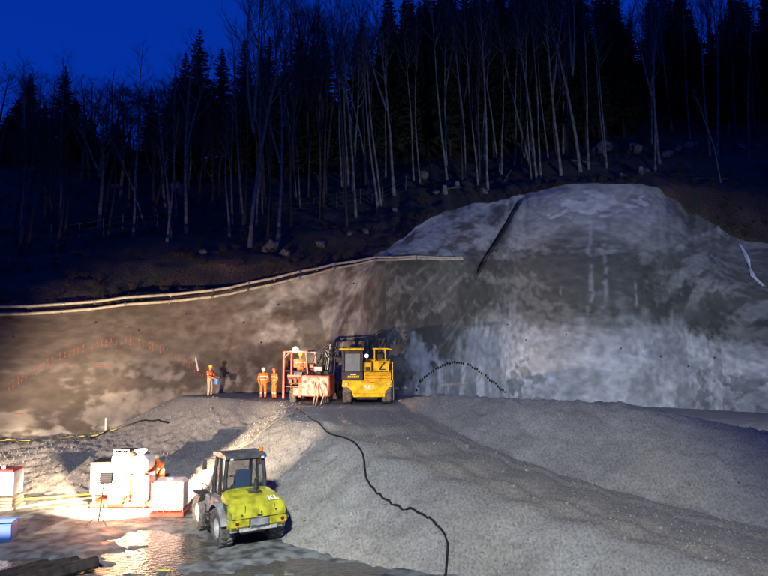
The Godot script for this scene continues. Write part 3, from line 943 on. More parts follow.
	bx("latch", Vector3(0, 1.09, 1.85), Vector3(0.16, 0.05, 0.04), drk, root, 0.01)
	for sx in [-1, 1]:
		for i in 5: bx("side_louvre", Vector3(sx * 0.872, 1.14 + i * 0.06, 1.25), Vector3(0.02, 0.03, 0.42), drk, root, 0.005)
	# exhaust and grille on the bonnet
	b = MB.new()
	b.cyl(Vector3(0.18, 1.55, 0.95), Vector3(0.18, 1.92, 0.95), 0.06, 0.05, 10)
	b.tube([Vector3(0.18, 1.90, 0.95), Vector3(0.18, 2.0, 0.98), Vector3(0.18, 2.04, 1.06)], [0.045, 0.045, 0.04], 8)
	part("exhaust", b, drk, root)
	b = MB.new()
	for i in 5: b.box(Vector3(0.12, 1.655 - i * 0.012, 0.78 + i * 0.09), Vector3(0.42, 0.03, 0.05), 0.008)
	part("grille", b, drk, root)
	# cab
	var cab := MB.new()
	var P := {"fl": Vector3(-0.60, 1.30, -0.78), "fr": Vector3(0.60, 1.30, -0.78), "rl": Vector3(-0.64, 1.40, 0.52), "rr": Vector3(0.64, 1.40, 0.52), "tfl": Vector3(-0.56, 2.58, -0.55), "tfr": Vector3(0.56, 2.58, -0.55), "trl": Vector3(-0.58, 2.58, 0.46), "trr": Vector3(0.58, 2.58, 0.46)}
	for e in [["fl", "tfl"], ["fr", "tfr"], ["rl", "trl"], ["rr", "trr"]]: cab.tube([P[e[0]], P[e[0]].lerp(P[e[1]], 0.5) * Vector3(1.05, 1, 1.04), P[e[1]]], [0.075, 0.065, 0.065], 8)
	for e in [["tfl", "tfr"], ["tfr", "trr"], ["trr", "trl"], ["trl", "tfl"], ["fl", "fr"], ["rl", "rr"], ["fl", "rl"], ["fr", "rr"]]: cab.tube([P[e[0]], P[e[1]]], [0.045], 8)
	for sx in [-1, 1]: cab.tube([Vector3(sx * 0.63, 1.38, -0.12), Vector3(sx * 0.60, 2.58, -0.08)], [0.05], 6)
	part("cab_frame", cab, drk, root)
	b = MB.new()
	side(b, poly([-0.72, 2.60, 0.60, 2.60, 0.62, 2.66, 0.50, 2.73, 0.0, 2.77, -0.5, 2.73, -0.74, 2.66]), -0.66, 0.66, 0.05)
	part("roof", b, worn("roof_grey", lin(0.10, 0.105, 0.11), 0.4, 0.0, 0.7), root)
	for sx in [-0.5, 0.5]:
		var hl := bx("work_lamp", Vector3(sx, 2.62, 0.64), Vector3(0.13, 0.10, 0.07), drk, root, 0.02)
		bx("lens", Vector3(sx, 2.62, 0.68), Vector3(0.10, 0.07, 0.012), mat("lens_pale", lin(0.6, 0.6, 0.6), 0.1), hl, 0.01)
	b = MB.new(); b.quad(P.rl, P.rr, P.trr, P.trl, Vector3.BACK)
	part("rear_window", b, gl, root)
	b = MB.new(); b.quad(P.fl, P.fr, P.tfr, P.tfl, Vector3.FORWARD)
	part("windscreen", b, gl, root)
	for sx in ["l", "r"]:
		b = MB.new(); b.quad(P["f" + sx], P["r" + sx], P["tr" + sx], P["tf" + sx], Vector3(-1 if sx == "l" else 1, 0, 0))
		part("side_window", b, gl, root)
	var blue := mat("seat_blue", lin(0.04, 0.085, 0.22), 0.8)
	var seat := bx("seat", Vector3(0.02, 1.55, 0.0), Vector3(0.5, 0.16, 0.5), blue, root, 0.06)
	bx("backrest", Vector3(0.02, 1.88, 0.24), Vector3(0.48, 0.62, 0.14), blue, seat, 0.06, Basis(Vector3.RIGHT, 0.12))
	b = MB.new()
	b.tube([Vector3(0, 1.4, -0.6), Vector3(0, 1.85, -0.45)], [0.035], 6)
	for i in 14:
		var f0 := TAU * i / 14; var f1 := TAU * (i + 1) / 14
		b.cyl(Vector3(cos(f0) * .18, 1.87 + sin(f0) * .06, -0.45 + sin(f0) * .17), Vector3(cos(f1) * .18, 1.87 + sin(f1) * .06, -0.45 + sin(f1) * .17), 0.016, 0.016, 5, false)
	part("steering_wheel", b, drk, root)
	# beacon, mirrors, handrails, steps
	var bc := cy("beacon_stem", Vector3(0.55, 2.66, 0.40), Vector3(0.55, 2.78, 0.40), 0.02, drk, root, 6)
	b = MB.new(); b.lathe(Transform3D(Basis.IDENTITY, Vector3(0.55, 2.78, 0.40)), [Vector2(0.0, 0.0), Vector2(0.065, 0.0), Vector2(0.065, 0.11), Vector2(0.045, 0.15), Vector2(0, 0.16)], 12)
	part("beacon", b, mat("beacon_orange", lin(0.75, 0.22, 0.02), 0.2), bc)
	for sx in [-1, 1]:
		var arm := tb("mirror_arm", [Vector3(sx * 0.58, 2.45, -0.55), Vector3(sx * 0.85, 2.5, -0.7), Vector3(sx * 0.95, 2.45, -0.72)], 0.015, drk, root, 6)
		bx("mirror", Vector3(sx * 0.95, 2.27, -0.72), Vector3(0.16, 0.32, 0.06), drk, arm, 0.02)
		tb("handrail", [Vector3(sx * 0.72, 1.35, -0.55), Vector3(sx * 0.76, 1.9, -0.5), Vector3(sx * 0.68, 2.0, -0.5)], 0.016, drk, root, 6)
		tb("handrail", [Vector3(sx * 0.92, 1.25, -0.95), Vector3(sx * 0.95, 1.65, -0.9), Vector3(sx * 0.95, 1.65, -0.2), Vector3(sx * 0.90, 1.25, -0.1)], 0.016, drk, root, 6)
		b = MB.new()
		b.box(Vector3(sx * 0.92, 0.42, -0.35), Vector3(0.16, 0.03, 0.45), 0.008)
		b.box(Vector3(sx * 0.92, 0.78, -0.35), Vector3(0.16, 0.03, 0.45), 0.008)
		for z in [-0.56, -0.14]: b.box(Vector3(sx * 0.92, 0.72, z), Vector3(0.03, 0.62, 0.03), 0.006)
		part("step", b, drk, root)
		# front fenders: flat mudguards on stays
		b = MB.new()
		b.box(Vector3(sx * 0.84, 1.24, -1.32), Vector3(0.44, 0.03, 0.7), 0.01)
		b.box(Vector3(sx * 0.84, 1.12, -0.88), Vector3(0.44, 0.03, 0.32), 0.01, Basis(Vector3.RIGHT, -0.85))
		part("mudguard", b, drk, root)
	# loader arms and fork carriage
	b = MB.new()
	for sx in [-1, 1]: side(b, poly([-0.85, 1.30, -0.75, 1.42, -1.6, 1.32, -2.5, 0.62, -2.62, 0.42, -2.45, 0.38, -1.55, 1.05]), sx * 0.38 - 0.05, sx * 0.38 + 0.05, 0.01)
	b.cyl(Vector3(-0.4, 1.15, -1.62), Vector3(0.4, 1.15, -1.62), 0.07, 0.07, 10)
	part("lift_arm", b, gry, root)
	cy("hydraulic_ram", Vector3(0, 1.35, -0.9), Vector3(0, 0.85, -2.35), 0.05, mat("chrome", lin(0.5, 0.5, 0.5), 0.25, 1.0), root, 10)
	b = MB.new()
	for y in [0.32, 0.85]: b.box(Vector3(0, y, -2.62), Vector3(1.25, 0.10, 0.06), 0.01)
	for q in [-0.55, 0.0, 0.55]: b.box(Vector3(q, 0.6, -2.62), Vector3(0.07, 0.6, 0.07), 0.01)
	part("fork_carriage", b, drk, root)
	for sx in [-0.35, 0.35]:
		b = MB.new()
		b.box(Vector3(sx, 0.5, -2.69), Vector3(0.12, 0.9, 0.05), 0.01)
		b.box(Vector3(sx, 0.08, -3.2), Vector3(0.12, 0.05, 1.05), 0.01)
		part("fork", b, drk, root)

func louvre(parent: Node3D, x0: float, x1: float, y0: float, y1: float, z: float, k: int, m: Material) -> void:
	for i in k:
		bx("louvre_slat", Vector3((x0 + x1) * .5, lerpf(y0, y1, (i + 0.5) / k), z), Vector3(x1 - x0, (y1 - y0) / k * 0.5, 0.03), m, parent, 0.006, Basis(Vector3.RIGHT, 0.5))

func build_mixer() -> void:
	var x := -0.9; var d := 36.2
	var root := thing("mining_truck", Vector3(x, ground(x, d - 0.3) - 0.03, -d), deg_to_rad(4), "yellow underground mining vehicle with a dark framed cab on one side", "mining vehicle")
	var yel := worn("truck_yellow", lin(0.80, 0.53, 0.012), 0.4, 0.0, 0.72)
	var drk := worn("truck_dark", lin(0.035, 0.03, 0.035), 0.5, 0.0, 0.6)
	var oran := worn("truck_orange", lin(0.62, 0.27, 0.02), 0.5, 0.0, 0.7)
	var tyre := worn("tyre_dust", lin(0.14, 0.13, 0.12), 0.9, 0.0, 0.45, 1.2)
	var rim := worn("rim_pale", lin(0.55, 0.54, 0.51), 0.6)
	# front plate
	var b := MB.new()
	b.prism(poly([-1.33, 1.30, 1.33, 1.30, 1.36, 0.98, 1.18, 0.92, 1.02, 0.74, 0.95, 0.42, -0.75, 0.42, -0.84, 0.74, -1.0, 0.92, -1.36, 0.98]), -0.35, 0.0, 0.03)
	b.box(Vector3(0.1, 0.52, 0.02), Vector3(1.72, 0.20, 0.10), 0.03)
	part("front_plate", b, yel, root)
	bx("hull", Vector3(0, 0.95, -2.6), Vector3(1.7, 0.85, 4.5), yel, root, 0.06)
	bx("belly", Vector3(0, 0.42, -2.2), Vector3(1.2, 0.35, 3.8), drk, root, 0.05)
	bx("stripe", Vector3(0.15, 1.20, 0.008), Vector3(0.85, 0.07, 0.012), oran, root, 0.003)
	letters("581", 0.34, Vector3(0.12, 0.93, 0.012), Basis.IDENTITY, mat("white_print", lin(0.8, 0.8, 0.78), 0.5), root)
	var lens := mat("lens_pale", lin(0.6, 0.6, 0.6), 0.1)
	for sx in [-1, 1]:
		var h := bx("headlamp", Vector3(sx * 1.14, 1.12, 0.02), Vector3(0.26, 0.18, 0.06), yel, root, 0.02)
		cy("lens", Vector3(sx * 1.14, 1.12, 0.045), Vector3(sx * 1.14, 1.12, 0.062), 0.07, lens, h, 14)
		wheel(root, Vector3(sx * 1.08, 0.58, -0.62), 0.60, 0.48, tyre, rim, sx)
		wheel(root, Vector3(sx * 1.08, 0.58, -3.9), 0.60, 0.48, tyre, rim, sx)
	cy("axle", Vector3(-1.0, 0.58, -0.62), Vector3(1.0, 0.58, -0.62), 0.12, drk, root, 10)
	cy("axle", Vector3(-1.0, 0.58, -3.9), Vector3(1.0, 0.58, -3.9), 0.12, drk, root, 10)
	# cab on the left
	var x0 := -1.38; var x1 := -0.24; var y0 := 1.31; var y1 := 2.92; var z0 := -1.35; var z1 := -0.06
	b = MB.new()
	b.box(Vector3((x0 + x1) * .5, 1.54, z1 - 0.04), Vector3(x1 - x0, 0.46, 0.08), 0.02)
	b.box(Vector3((x0 + x1) * .5, 1.62, z0 + 0.04), Vector3(x1 - x0, 0.6, 0.08), 0.02)
	for q in [x0 + 0.04, x1 - 0.04]: b.box(Vector3(q, 1.54, (z0 + z1) * .5), Vector3(0.08, 0.46, z1 - z0 - 0.17), 0.02)
	for q in [x0 + 0.08, x1 - 0.08]:
		for z in [z0 + 0.08, z1 - 0.08]: b.box(Vector3(q, (1.77 + y1) * .5, z), Vector3(0.15, y1 - 1.78, 0.15), 0.02)
	b.box(Vector3((x0 + x1) * .5, y1 - 0.09, z1 - 0.08), Vector3(x1 - x0 - 0.3, 0.18, 0.14), 0.02)
	b.box(Vector3((x0 + x1) * .5, y1 - 0.09, z0 + 0.08), Vector3(x1 - x0 - 0.3, 0.18, 0.14), 0.02)
	part("cab", b, drk, root)
	bx("cab_roof", Vector3((x0 + x1) * .5 - 0.03, 2.99, (z0 + z1) * .5 + 0.03), Vector3(1.32, 0.12, 1.5), yel, root, 0.04)
	var gl := glass("truck_glass", Color(0.62, 0.68, 0.72), 0.35)
	bx("windscreen", Vector3((x0 + x1) * .5, 2.27, z1 - 0.09), Vector3(0.84, 0.98, 0.02), gl, root, 0.003)
	for q in [x0 + 0.08, x1 - 0.08]: bx("side_window", Vector3(q, 2.27, (z0 + z1) * .5), Vector3(0.02, 0.98, 0.97), gl, root, 0.003)
	bx("rear_window", Vector3((x0 + x1) * .5, 2.27, z0 + 0.09), Vector3(0.84, 0.98, 0.02), gl, root, 0.003)
	bx("seat", Vector3((x0 + x1) * .5 - 0.1, 1.85, -0.85), Vector3(0.46, 0.7, 0.2), mat("seat_blue", lin(0.04, 0.085, 0.22), 0.8), root, 0.05)
	# emblem below the windscreen: small white mark over a yellow one
	b = MB.new()
	b.prism(poly([-0.92, 1.60, -0.86, 1.66, -0.78, 1.61, -0.70, 1.67, -0.58, 1.60]), z1 + 0.001, z1 + 0.012)
	part("white_emblem", b, mat("white_print", lin(0.8, 0.8, 0.78), 0.5), root)
	b = MB.new()
	for i in 6: b.prism(poly([-1.06 + i * 0.105, 1.45, -0.975 + i * 0.105, 1.45, -0.965 + i * 0.105, 1.57, -1.05 + i * 0.105, 1.55]), z1 + 0.001, z1 + 0.012)
	part("yellow_emblem", b, yel, root)
	var arm := tb("mirror_arm", [Vector3(x0, 2.6, -0.1), Vector3(-1.55, 2.62, 0.05), Vector3(-1.6, 2.55, 0.05)], 0.015, drk, root, 6)
	bx("mirror", Vector3(-1.6, 2.42, 0.05), Vector3(0.18, 0.28, 0.06), drk, arm, 0.02)
	# engine deck on the right
	var deck := bx("engine_box", Vector3(0.56, 1.53, -0.75), Vector3(1.46, 0.44, 1.3), yel, root, 0.03)
	louvre(deck, -0.12, 0.35, 1.36, 1.70, -0.085, 4, oran)
	louvre(deck, 0.40, 1.22, 1.36, 1.70, -0.085, 4, oran)
	bx("tank", Vector3(0.02, 2.02, -0.55), Vector3(0.46, 0.52, 0.5), yel, root, 0.05)
	bx("tank_hatch", Vector3(0.03, 1.92, -0.29), Vector3(0.24, 0.2, 0.03), drk, root, 0.01)
	bx("hopper_wall", Vector3(0.80, 2.05, -0.62), Vector3(0.95, 0.58, 0.10), yel, root, 0.02)
	b = MB.new()
	b.box(Vector3(0.84, 2.27, -0.545), Vector3(0.36, 0.06, 0.04), 0.01)
	b.box(Vector3(0.84, 2.07, -0.545), Vector3(0.07, 0.44, 0.04), 0.01, Basis(Vector3.BACK, -0.65))
	b.box(Vector3(0.84, 1.87, -0.545), Vector3(0.36, 0.06, 0.04), 0.01)
	part("brace", b, drk, root)
	bx("hopper", Vector3(0.75, 1.95, -2.3), Vector3(1.25, 0.9, 3.0), yel, root, 0.08)
	# operator canopy
	for q in [[0.42, -0.55], [1.02, -0.55], [0.42, -1.3], [1.02, -1.3]]: bx("canopy_post", Vector3(q[0], 2.63, q[1]), Vector3(0.06, 0.66, 0.06), yel, root, 0.01)
	b = MB.new()
	b.prism(poly([0.33, 2.97, 1.15, 2.97, 1.38, 2.92, 1.42, 2.95, 1.18, 3.04, 0.33, 3.04]), -1.4, -0.42, 0.012)
	part("canopy", b, yel, root)
	bx("console", Vector3(0.72, 2.56, -0.9), Vector3(0.44, 0.34, 0.3), drk, root, 0.03)
	# handrails and ladder on the outer side
	for q in [0, 1]:
		var z: float = -0.15 - 0.75 * q
		tb("handrail", [Vector3(1.14, 1.32, z), Vector3(1.14, 2.28, z), Vector3(1.38, 2.28, z), Vector3(1.38, 1.2, z)], 0.025, yel, root, 6)
		tb("handrail", [Vector3(1.14, 1.8, z), Vector3(1.38, 1.8, z)], 0.02, yel, root, 6)
	b = MB.new()
	for z in [-0.02, -0.32]: b.box(Vector3(1.42, 0.78, z), Vector3(0.03, 1.1, 0.03), 0.006)
	for i in 4: b.box(Vector3(1.42, 0.35 + i * 0.27, -0.17), Vector3(0.05, 0.03, 0.27), 0.006)
	part("ladder", b, worn("galv", lin(0.35, 0.35, 0.34), 0.5, 0.6), root)
	bx("cable_box", Vector3(1.27, 2.0, -0.5), Vector3(0.12, 0.4, 0.3), drk, root, 0.02)
	# lit work lamp beside the cab
	var wl := bx("work_lamp", Vector3(-0.03, 2.62, -0.36), Vector3(0.24, 0.28, 0.12), drk, root, 0.03)
	cy("lamp_glass", Vector3(-0.03, 2.62, -0.30), Vector3(-0.03, 2.62, -0.28), 0.10, glow("work_glow", Color(0.9, 0.95, 1.0), 3.0), wl, 14)
	cy("lamp_stem", Vector3(-0.03, 2.28, -0.36), Vector3(-0.03, 2.48, -0.36), 0.025, drk, wl, 6)
	var p := root.transform * Vector3(-0.03, 2.62, -0.22)
	spot(self, p, p + Vector3(0, -0.6, 3), Color(0.9, 0.95, 1.0), 2.5, 60, 0.6, 0.08)

func build_rig() -> void:
	var x := -4.15; var d := 36.6
	var root := thing("drill_rig", Vector3(x, ground(x, d - 0.3) - 0.03, -d), deg_to_rad(-10), "salmon red drilling rig with a tall frame and dark drill boom", "drill rig")
	var red := worn("rig_red", lin(0.60, 0.13, 0.06), 0.5, 0.0, 0.65)
	var drk := worn("rig_dark", lin(0.04, 0.04, 0.04), 0.6, 0.0, 0.6)
	var tyre := worn("tyre_dust", lin(0.14, 0.13, 0.12), 0.9, 0.0, 0.45, 1.2)
	var rim := worn("rig_rim", lin(0.5, 0.28, 0.2), 0.6)
	bx("chassis", Vector3(0.1, 0.72, -1.3), Vector3(1.7, 0.5, 3.4), red, root, 0.05)
	for sx in [-1, 1]:
		wheel(root, Vector3(sx * 0.92 + 0.1, 0.52, -0.35), 0.54, 0.36, tyre, rim, sx)
		wheel(root, Vector3(sx * 0.92 + 0.1, 0.52, -2.5), 0.54, 0.36, tyre, rim, sx)
	# big front box
	var box := bx("engine_box", Vector3(0.62, 1.05, 0.10), Vector3(1.55, 1.12, 1.2), red, root, 0.05)
	bx("panel", Vector3(0.05, 1.05, 0.715), Vector3(0.36, 0.92, 0.03), red, box, 0.01)
	bx("panel", Vector3(0.55, 1.05, 0.715), Vector3(0.52, 0.92, 0.03), red, box, 0.01)
	bx("panel", Vector3(1.10, 1.05, 0.715), Vector3(0.46, 0.92, 0.03), red, box, 0.01)
	for e in [[0.48, 1.25], [1.15, 1.2], [0.05, 1.3]]:
		cy("gauge", Vector3(e[0], e[1], 0.73), Vector3(e[0], e[1], 0.76), 0.09, drk, box, 12)
	var b := MB.new()
	for i in 16:
		b.box(Vector3(rng.randf_range(-0.05, 1.3), 1.64 + rng.randf_range(0, 0.10), rng.randf_range(-0.4, 0.6)), Vector3(rng.randf_range(.1, .4), rng.randf_range(.06, .2), rng.randf_range(.1, .3)), 0.02, Basis(Vector3.UP, rng.randf() * 3.0))
	part("hose_tray", b, drk, root)
	# fenders and side body
	b = MB.new()
	side(b, poly([-0.1, 0.95, 0.05, 1.45, 0.35, 1.52, 0.55, 1.2, 0.62, 0.45, 0.30, 0.45, 0.18, 0.85]), -0.35, -0.18, 0.01)
	side(b, poly([-1.9, 1.0, -1.9, 1.5, -0.1, 1.5, 0.5, 1.62, 0.5, 1.5, 0.12, 1.1, -0.35, 1.15, -0.9, 1.05]), -1.0, -0.35, 0.02)
	part("fender", b, red, root)
	for e in [[-0.85, 1.30], [-0.58, 1.32]]: bx("control_panel", Vector3(e[0], e[1], 0.3), Vector3(0.2, 0.26, 0.36), drk, root, 0.02)
	# tall frame
	var fr := MB.new()
	fr.box(Vector3(-1.28, 1.60, 0.30), Vector3(0.12, 2.55, 0.12), 0.02)
	fr.box(Vector3(-1.28, 1.60, -1.10), Vector3(0.12, 2.4, 0.12), 0.02)
	fr.box(Vector3(-0.62, 2.86, 0.30), Vector3(1.4, 0.08, 0.09), 0.02)
	fr.box(Vector3(-0.62, 2.80, -1.10), Vector3(1.4, 0.10, 0.12), 0.02)
	fr.box(Vector3(-1.28, 2.82, -0.4), Vector3(0.1, 0.1, 1.3), 0.02)
	fr.box(Vector3(0.02, 2.28, 0.30), Vector3(0.09, 1.25, 0.09), 0.02, Basis(Vector3.BACK, 0.09))
	fr.box(Vector3(0.10, 2.2, -1.10), Vector3(0.12, 1.3, 0.12), 0.02)
	fr.box(Vector3(-1.12, 2.66, 0.30), Vector3(0.07, 0.42, 0.08), 0.01, Basis(Vector3.BACK, -0.8))
	part("frame", fr, red, root)
	bx("walkway", Vector3(-0.62, 0.98, -0.5), Vector3(1.05, 0.06, 1.7), drk, root, 0.01)
	tb("handrail", [Vector3(-1.15, 1.84, 0.36), Vector3(-0.6, 1.80, 0.40), Vector3(0.0, 1.84, 0.36)], 0.035, drk, root, 6)
	bx("console", Vector3(-0.42, 1.62, 0.36), Vector3(0.5, 0.3, 0.26), drk, root, 0.03)
	# drill boom with feed beam and hose loops behind
	b = MB.new()
	b.tube([Vector3(0.5, 1.4, -1.4), Vector3(0.55, 2.4, -1.5), Vector3(0.62, 3.0, -1.9)], [0.13, 0.11, 0.09], 10)
	b.box(Vector3(0.35, 2.95, -1.7), Vector3(1.7, 0.14, 0.16), 0.02, Basis(Vector3.BACK, 0.12))
	b.box(Vector3(0.85, 3.02, -1.62), Vector3(0.45, 0.26, 0.28), 0.03, Basis(Vector3.BACK, 0.12))
	b.cyl(Vector3(-0.45, 2.86, -1.55), Vector3(1.2, 3.06, -1.55), 0.03, 0.03, 8)
	b.box(Vector3(0.3, 2.5, -1.4), Vector3(0.12, 0.7, 0.12), 0.02, Basis(Vector3.BACK, -0.5))
	part("drill_boom", b, drk, root)
	for k in 5:
		var pts := []
		var cx := 0.75 + 0.10 * k
		for i in 13:
			var f := PI * i / 12.0
			pts.append(Vector3(cx + 0.42 * cos(f) * (1.0 - 0.08 * k), 2.75 + 0.5 * sin(f + 0.4 * k) - 0.55 * (1 - sin(f)) * (0.4 + 0.2 * k), -1.35 + 0.06 * k))
		tb("hose", pts, 0.028, drk, root, 6)
	# drilling mast standing behind the front box, with its rotary head and valve block
	b = MB.new()
	b.box(Vector3(0.95, 2.45, -0.75), Vector3(0.16, 1.75, 0.18), 0.02, Basis(Vector3.BACK, -0.10))
	b.box(Vector3(0.93, 2.75, -0.62), Vector3(0.30, 0.42, 0.24), 0.03, Basis(Vector3.BACK, -0.10))
	b.box(Vector3(0.45, 1.85, -0.55), Vector3(0.55, 0.4, 0.4), 0.03)
	b.cyl(Vector3(0.82, 1.6, -0.6), Vector3(1.0, 3.3, -0.6), 0.035, 0.035, 8)
	b.cyl(Vector3(0.3, 1.7, -0.5), Vector3(0.3, 2.35, -0.7), 0.06, 0.06, 8)
	part("drill_mast", b, worn("mast_grey", lin(0.12, 0.12, 0.12), 0.5, 0.3, 0.6), root)
	for k in 4:
		var lp := []
		for i in 11:
			var f := PI * i / 10.0
			lp.append(Vector3(0.55 + 0.12 * k - 0.35 * cos(f), 2.35 + (0.55 + 0.07 * k) * sin(f), -0.45 + 0.05 * k))
		tb("hose", lp, 0.024, drk, root, 6)
	for e in [[-0.95, 2.2], [-0.1, 1.95]]: bx("valve_box", Vector3(e[0], e[1], -0.95), Vector3(0.4, 0.5, 0.25), red, root, 0.03)
	# bare-bulb lamp on the frame
	var st := cy("lamp_bracket", Vector3(-0.58, 2.80, 0.30), Vector3(-0.58, 2.98, 0.40), 0.025, drk, root, 6)
	b = MB.new(); b.lathe(Transform3D(Basis(Vector3.RIGHT, 0.9), Vector3(-0.58, 2.98, 0.42)), [Vector2(0, -0.1), Vector2(0.12, -0.06), Vector2(0.16, 0.02), Vector2(0.13, 0.10), Vector2(0, 0.14)], 14)
	part("lamp_bulb", b, glow("bulb_glow", Color(0.92, 0.94, 1.0), 6.0), st)
	var l := OmniLight3D.new()
	l.name = "rig_light"
	add_child(l)
	l.position = root.transform * Vector3(-0.58, 2.99, 0.45)
	l.light_color = Color(0.95, 0.95, 1.0)
	l.light_energy = 3.0
	l.light_size = 0.1
	l.omni_range = 60.0
	l.omni_attenuation = 2.0
	l.shadow_enabled = true
	# supply hoses hanging from the front box to the ground
	var hm := mat("pale_hose", lin(0.50, 0.42, 0.24), 0.6)
	var base := root.transform.affine_inverse()
	for k in 3:
		var hx: float = [0.62, 0.82, 1.2][k]
		var gx: float = [-0.9, 0.0, 0.75][k]
		var a := Vector3(hx, 1.25, 0.74)
		var g1 := base * gp(x + hx * 0.7, d - 1.5, 0.03)
		var g2 := base * gp(x + gx, d - 1.9, 0.03)
		tb("hose", [a, a + Vector3(0, -0.2, 0.18), a.lerp(g1, 0.55) + Vector3(0.10, 0.05, 0.12), g1 + Vector3(0, 0.10, -0.10), g1, g1.lerp(g2, 0.5), g2], 0.03, hm, root, 6)

# ---------------------------------------------------------------- site plant and loose things
func build_tripod_lamp() -> void:
	var x := -9.62; var d := 22.95
	var at := gp(x, d)
	var root := thing("tripod_floodlight", at, 0, "black floodlight on a thin tripod in front of the grout plant", "floodlight")
	var blk := mat("lamp_black", lin(0.02, 0.02, 0.02), 0.5)
	cy("pole", Vector3(0, 0.10, 0), Vector3(0.14, 1.35, 0), 0.025, blk, root, 8)
	for k in 3:
		var f := TAU * k / 3 + 0.5
		var e := Vector3(cos(f) * 0.42, 0, sin(f) * 0.42)
		e.y = ground(x + e.x, d - e.z) - at.y
		cy("leg", Vector3(0.02, 0.32, 0), e, 0.014, blk, root, 6)
	bx("cable_plug", Vector3(0.16, 0.62, 0.03), Vector3(0.05, 0.12, 0.05), blk, root, 0.01)
	var hp_ := Vector3(0.24, 1.52, 0)
	var tgt := Vector3(-0.3, 0.35, -3.0)
	bx("yoke", Vector3(0.18, 1.36, 0), Vector3(0.3, 0.04, 0.05), blk, root, 0.01)
	var e := lamp_head("lamp_head", hp_, tgt, 0.40, 0.36, glow("tripod_glass", Color(1.0, 0.93, 0.82), 8.0), root)
	spot(self, at + e, at + tgt, Color(1.0, 0.87, 0.72), TRIPOD_E, 54, 0.5, 0.12)

const TRIPOD_E := 420.0

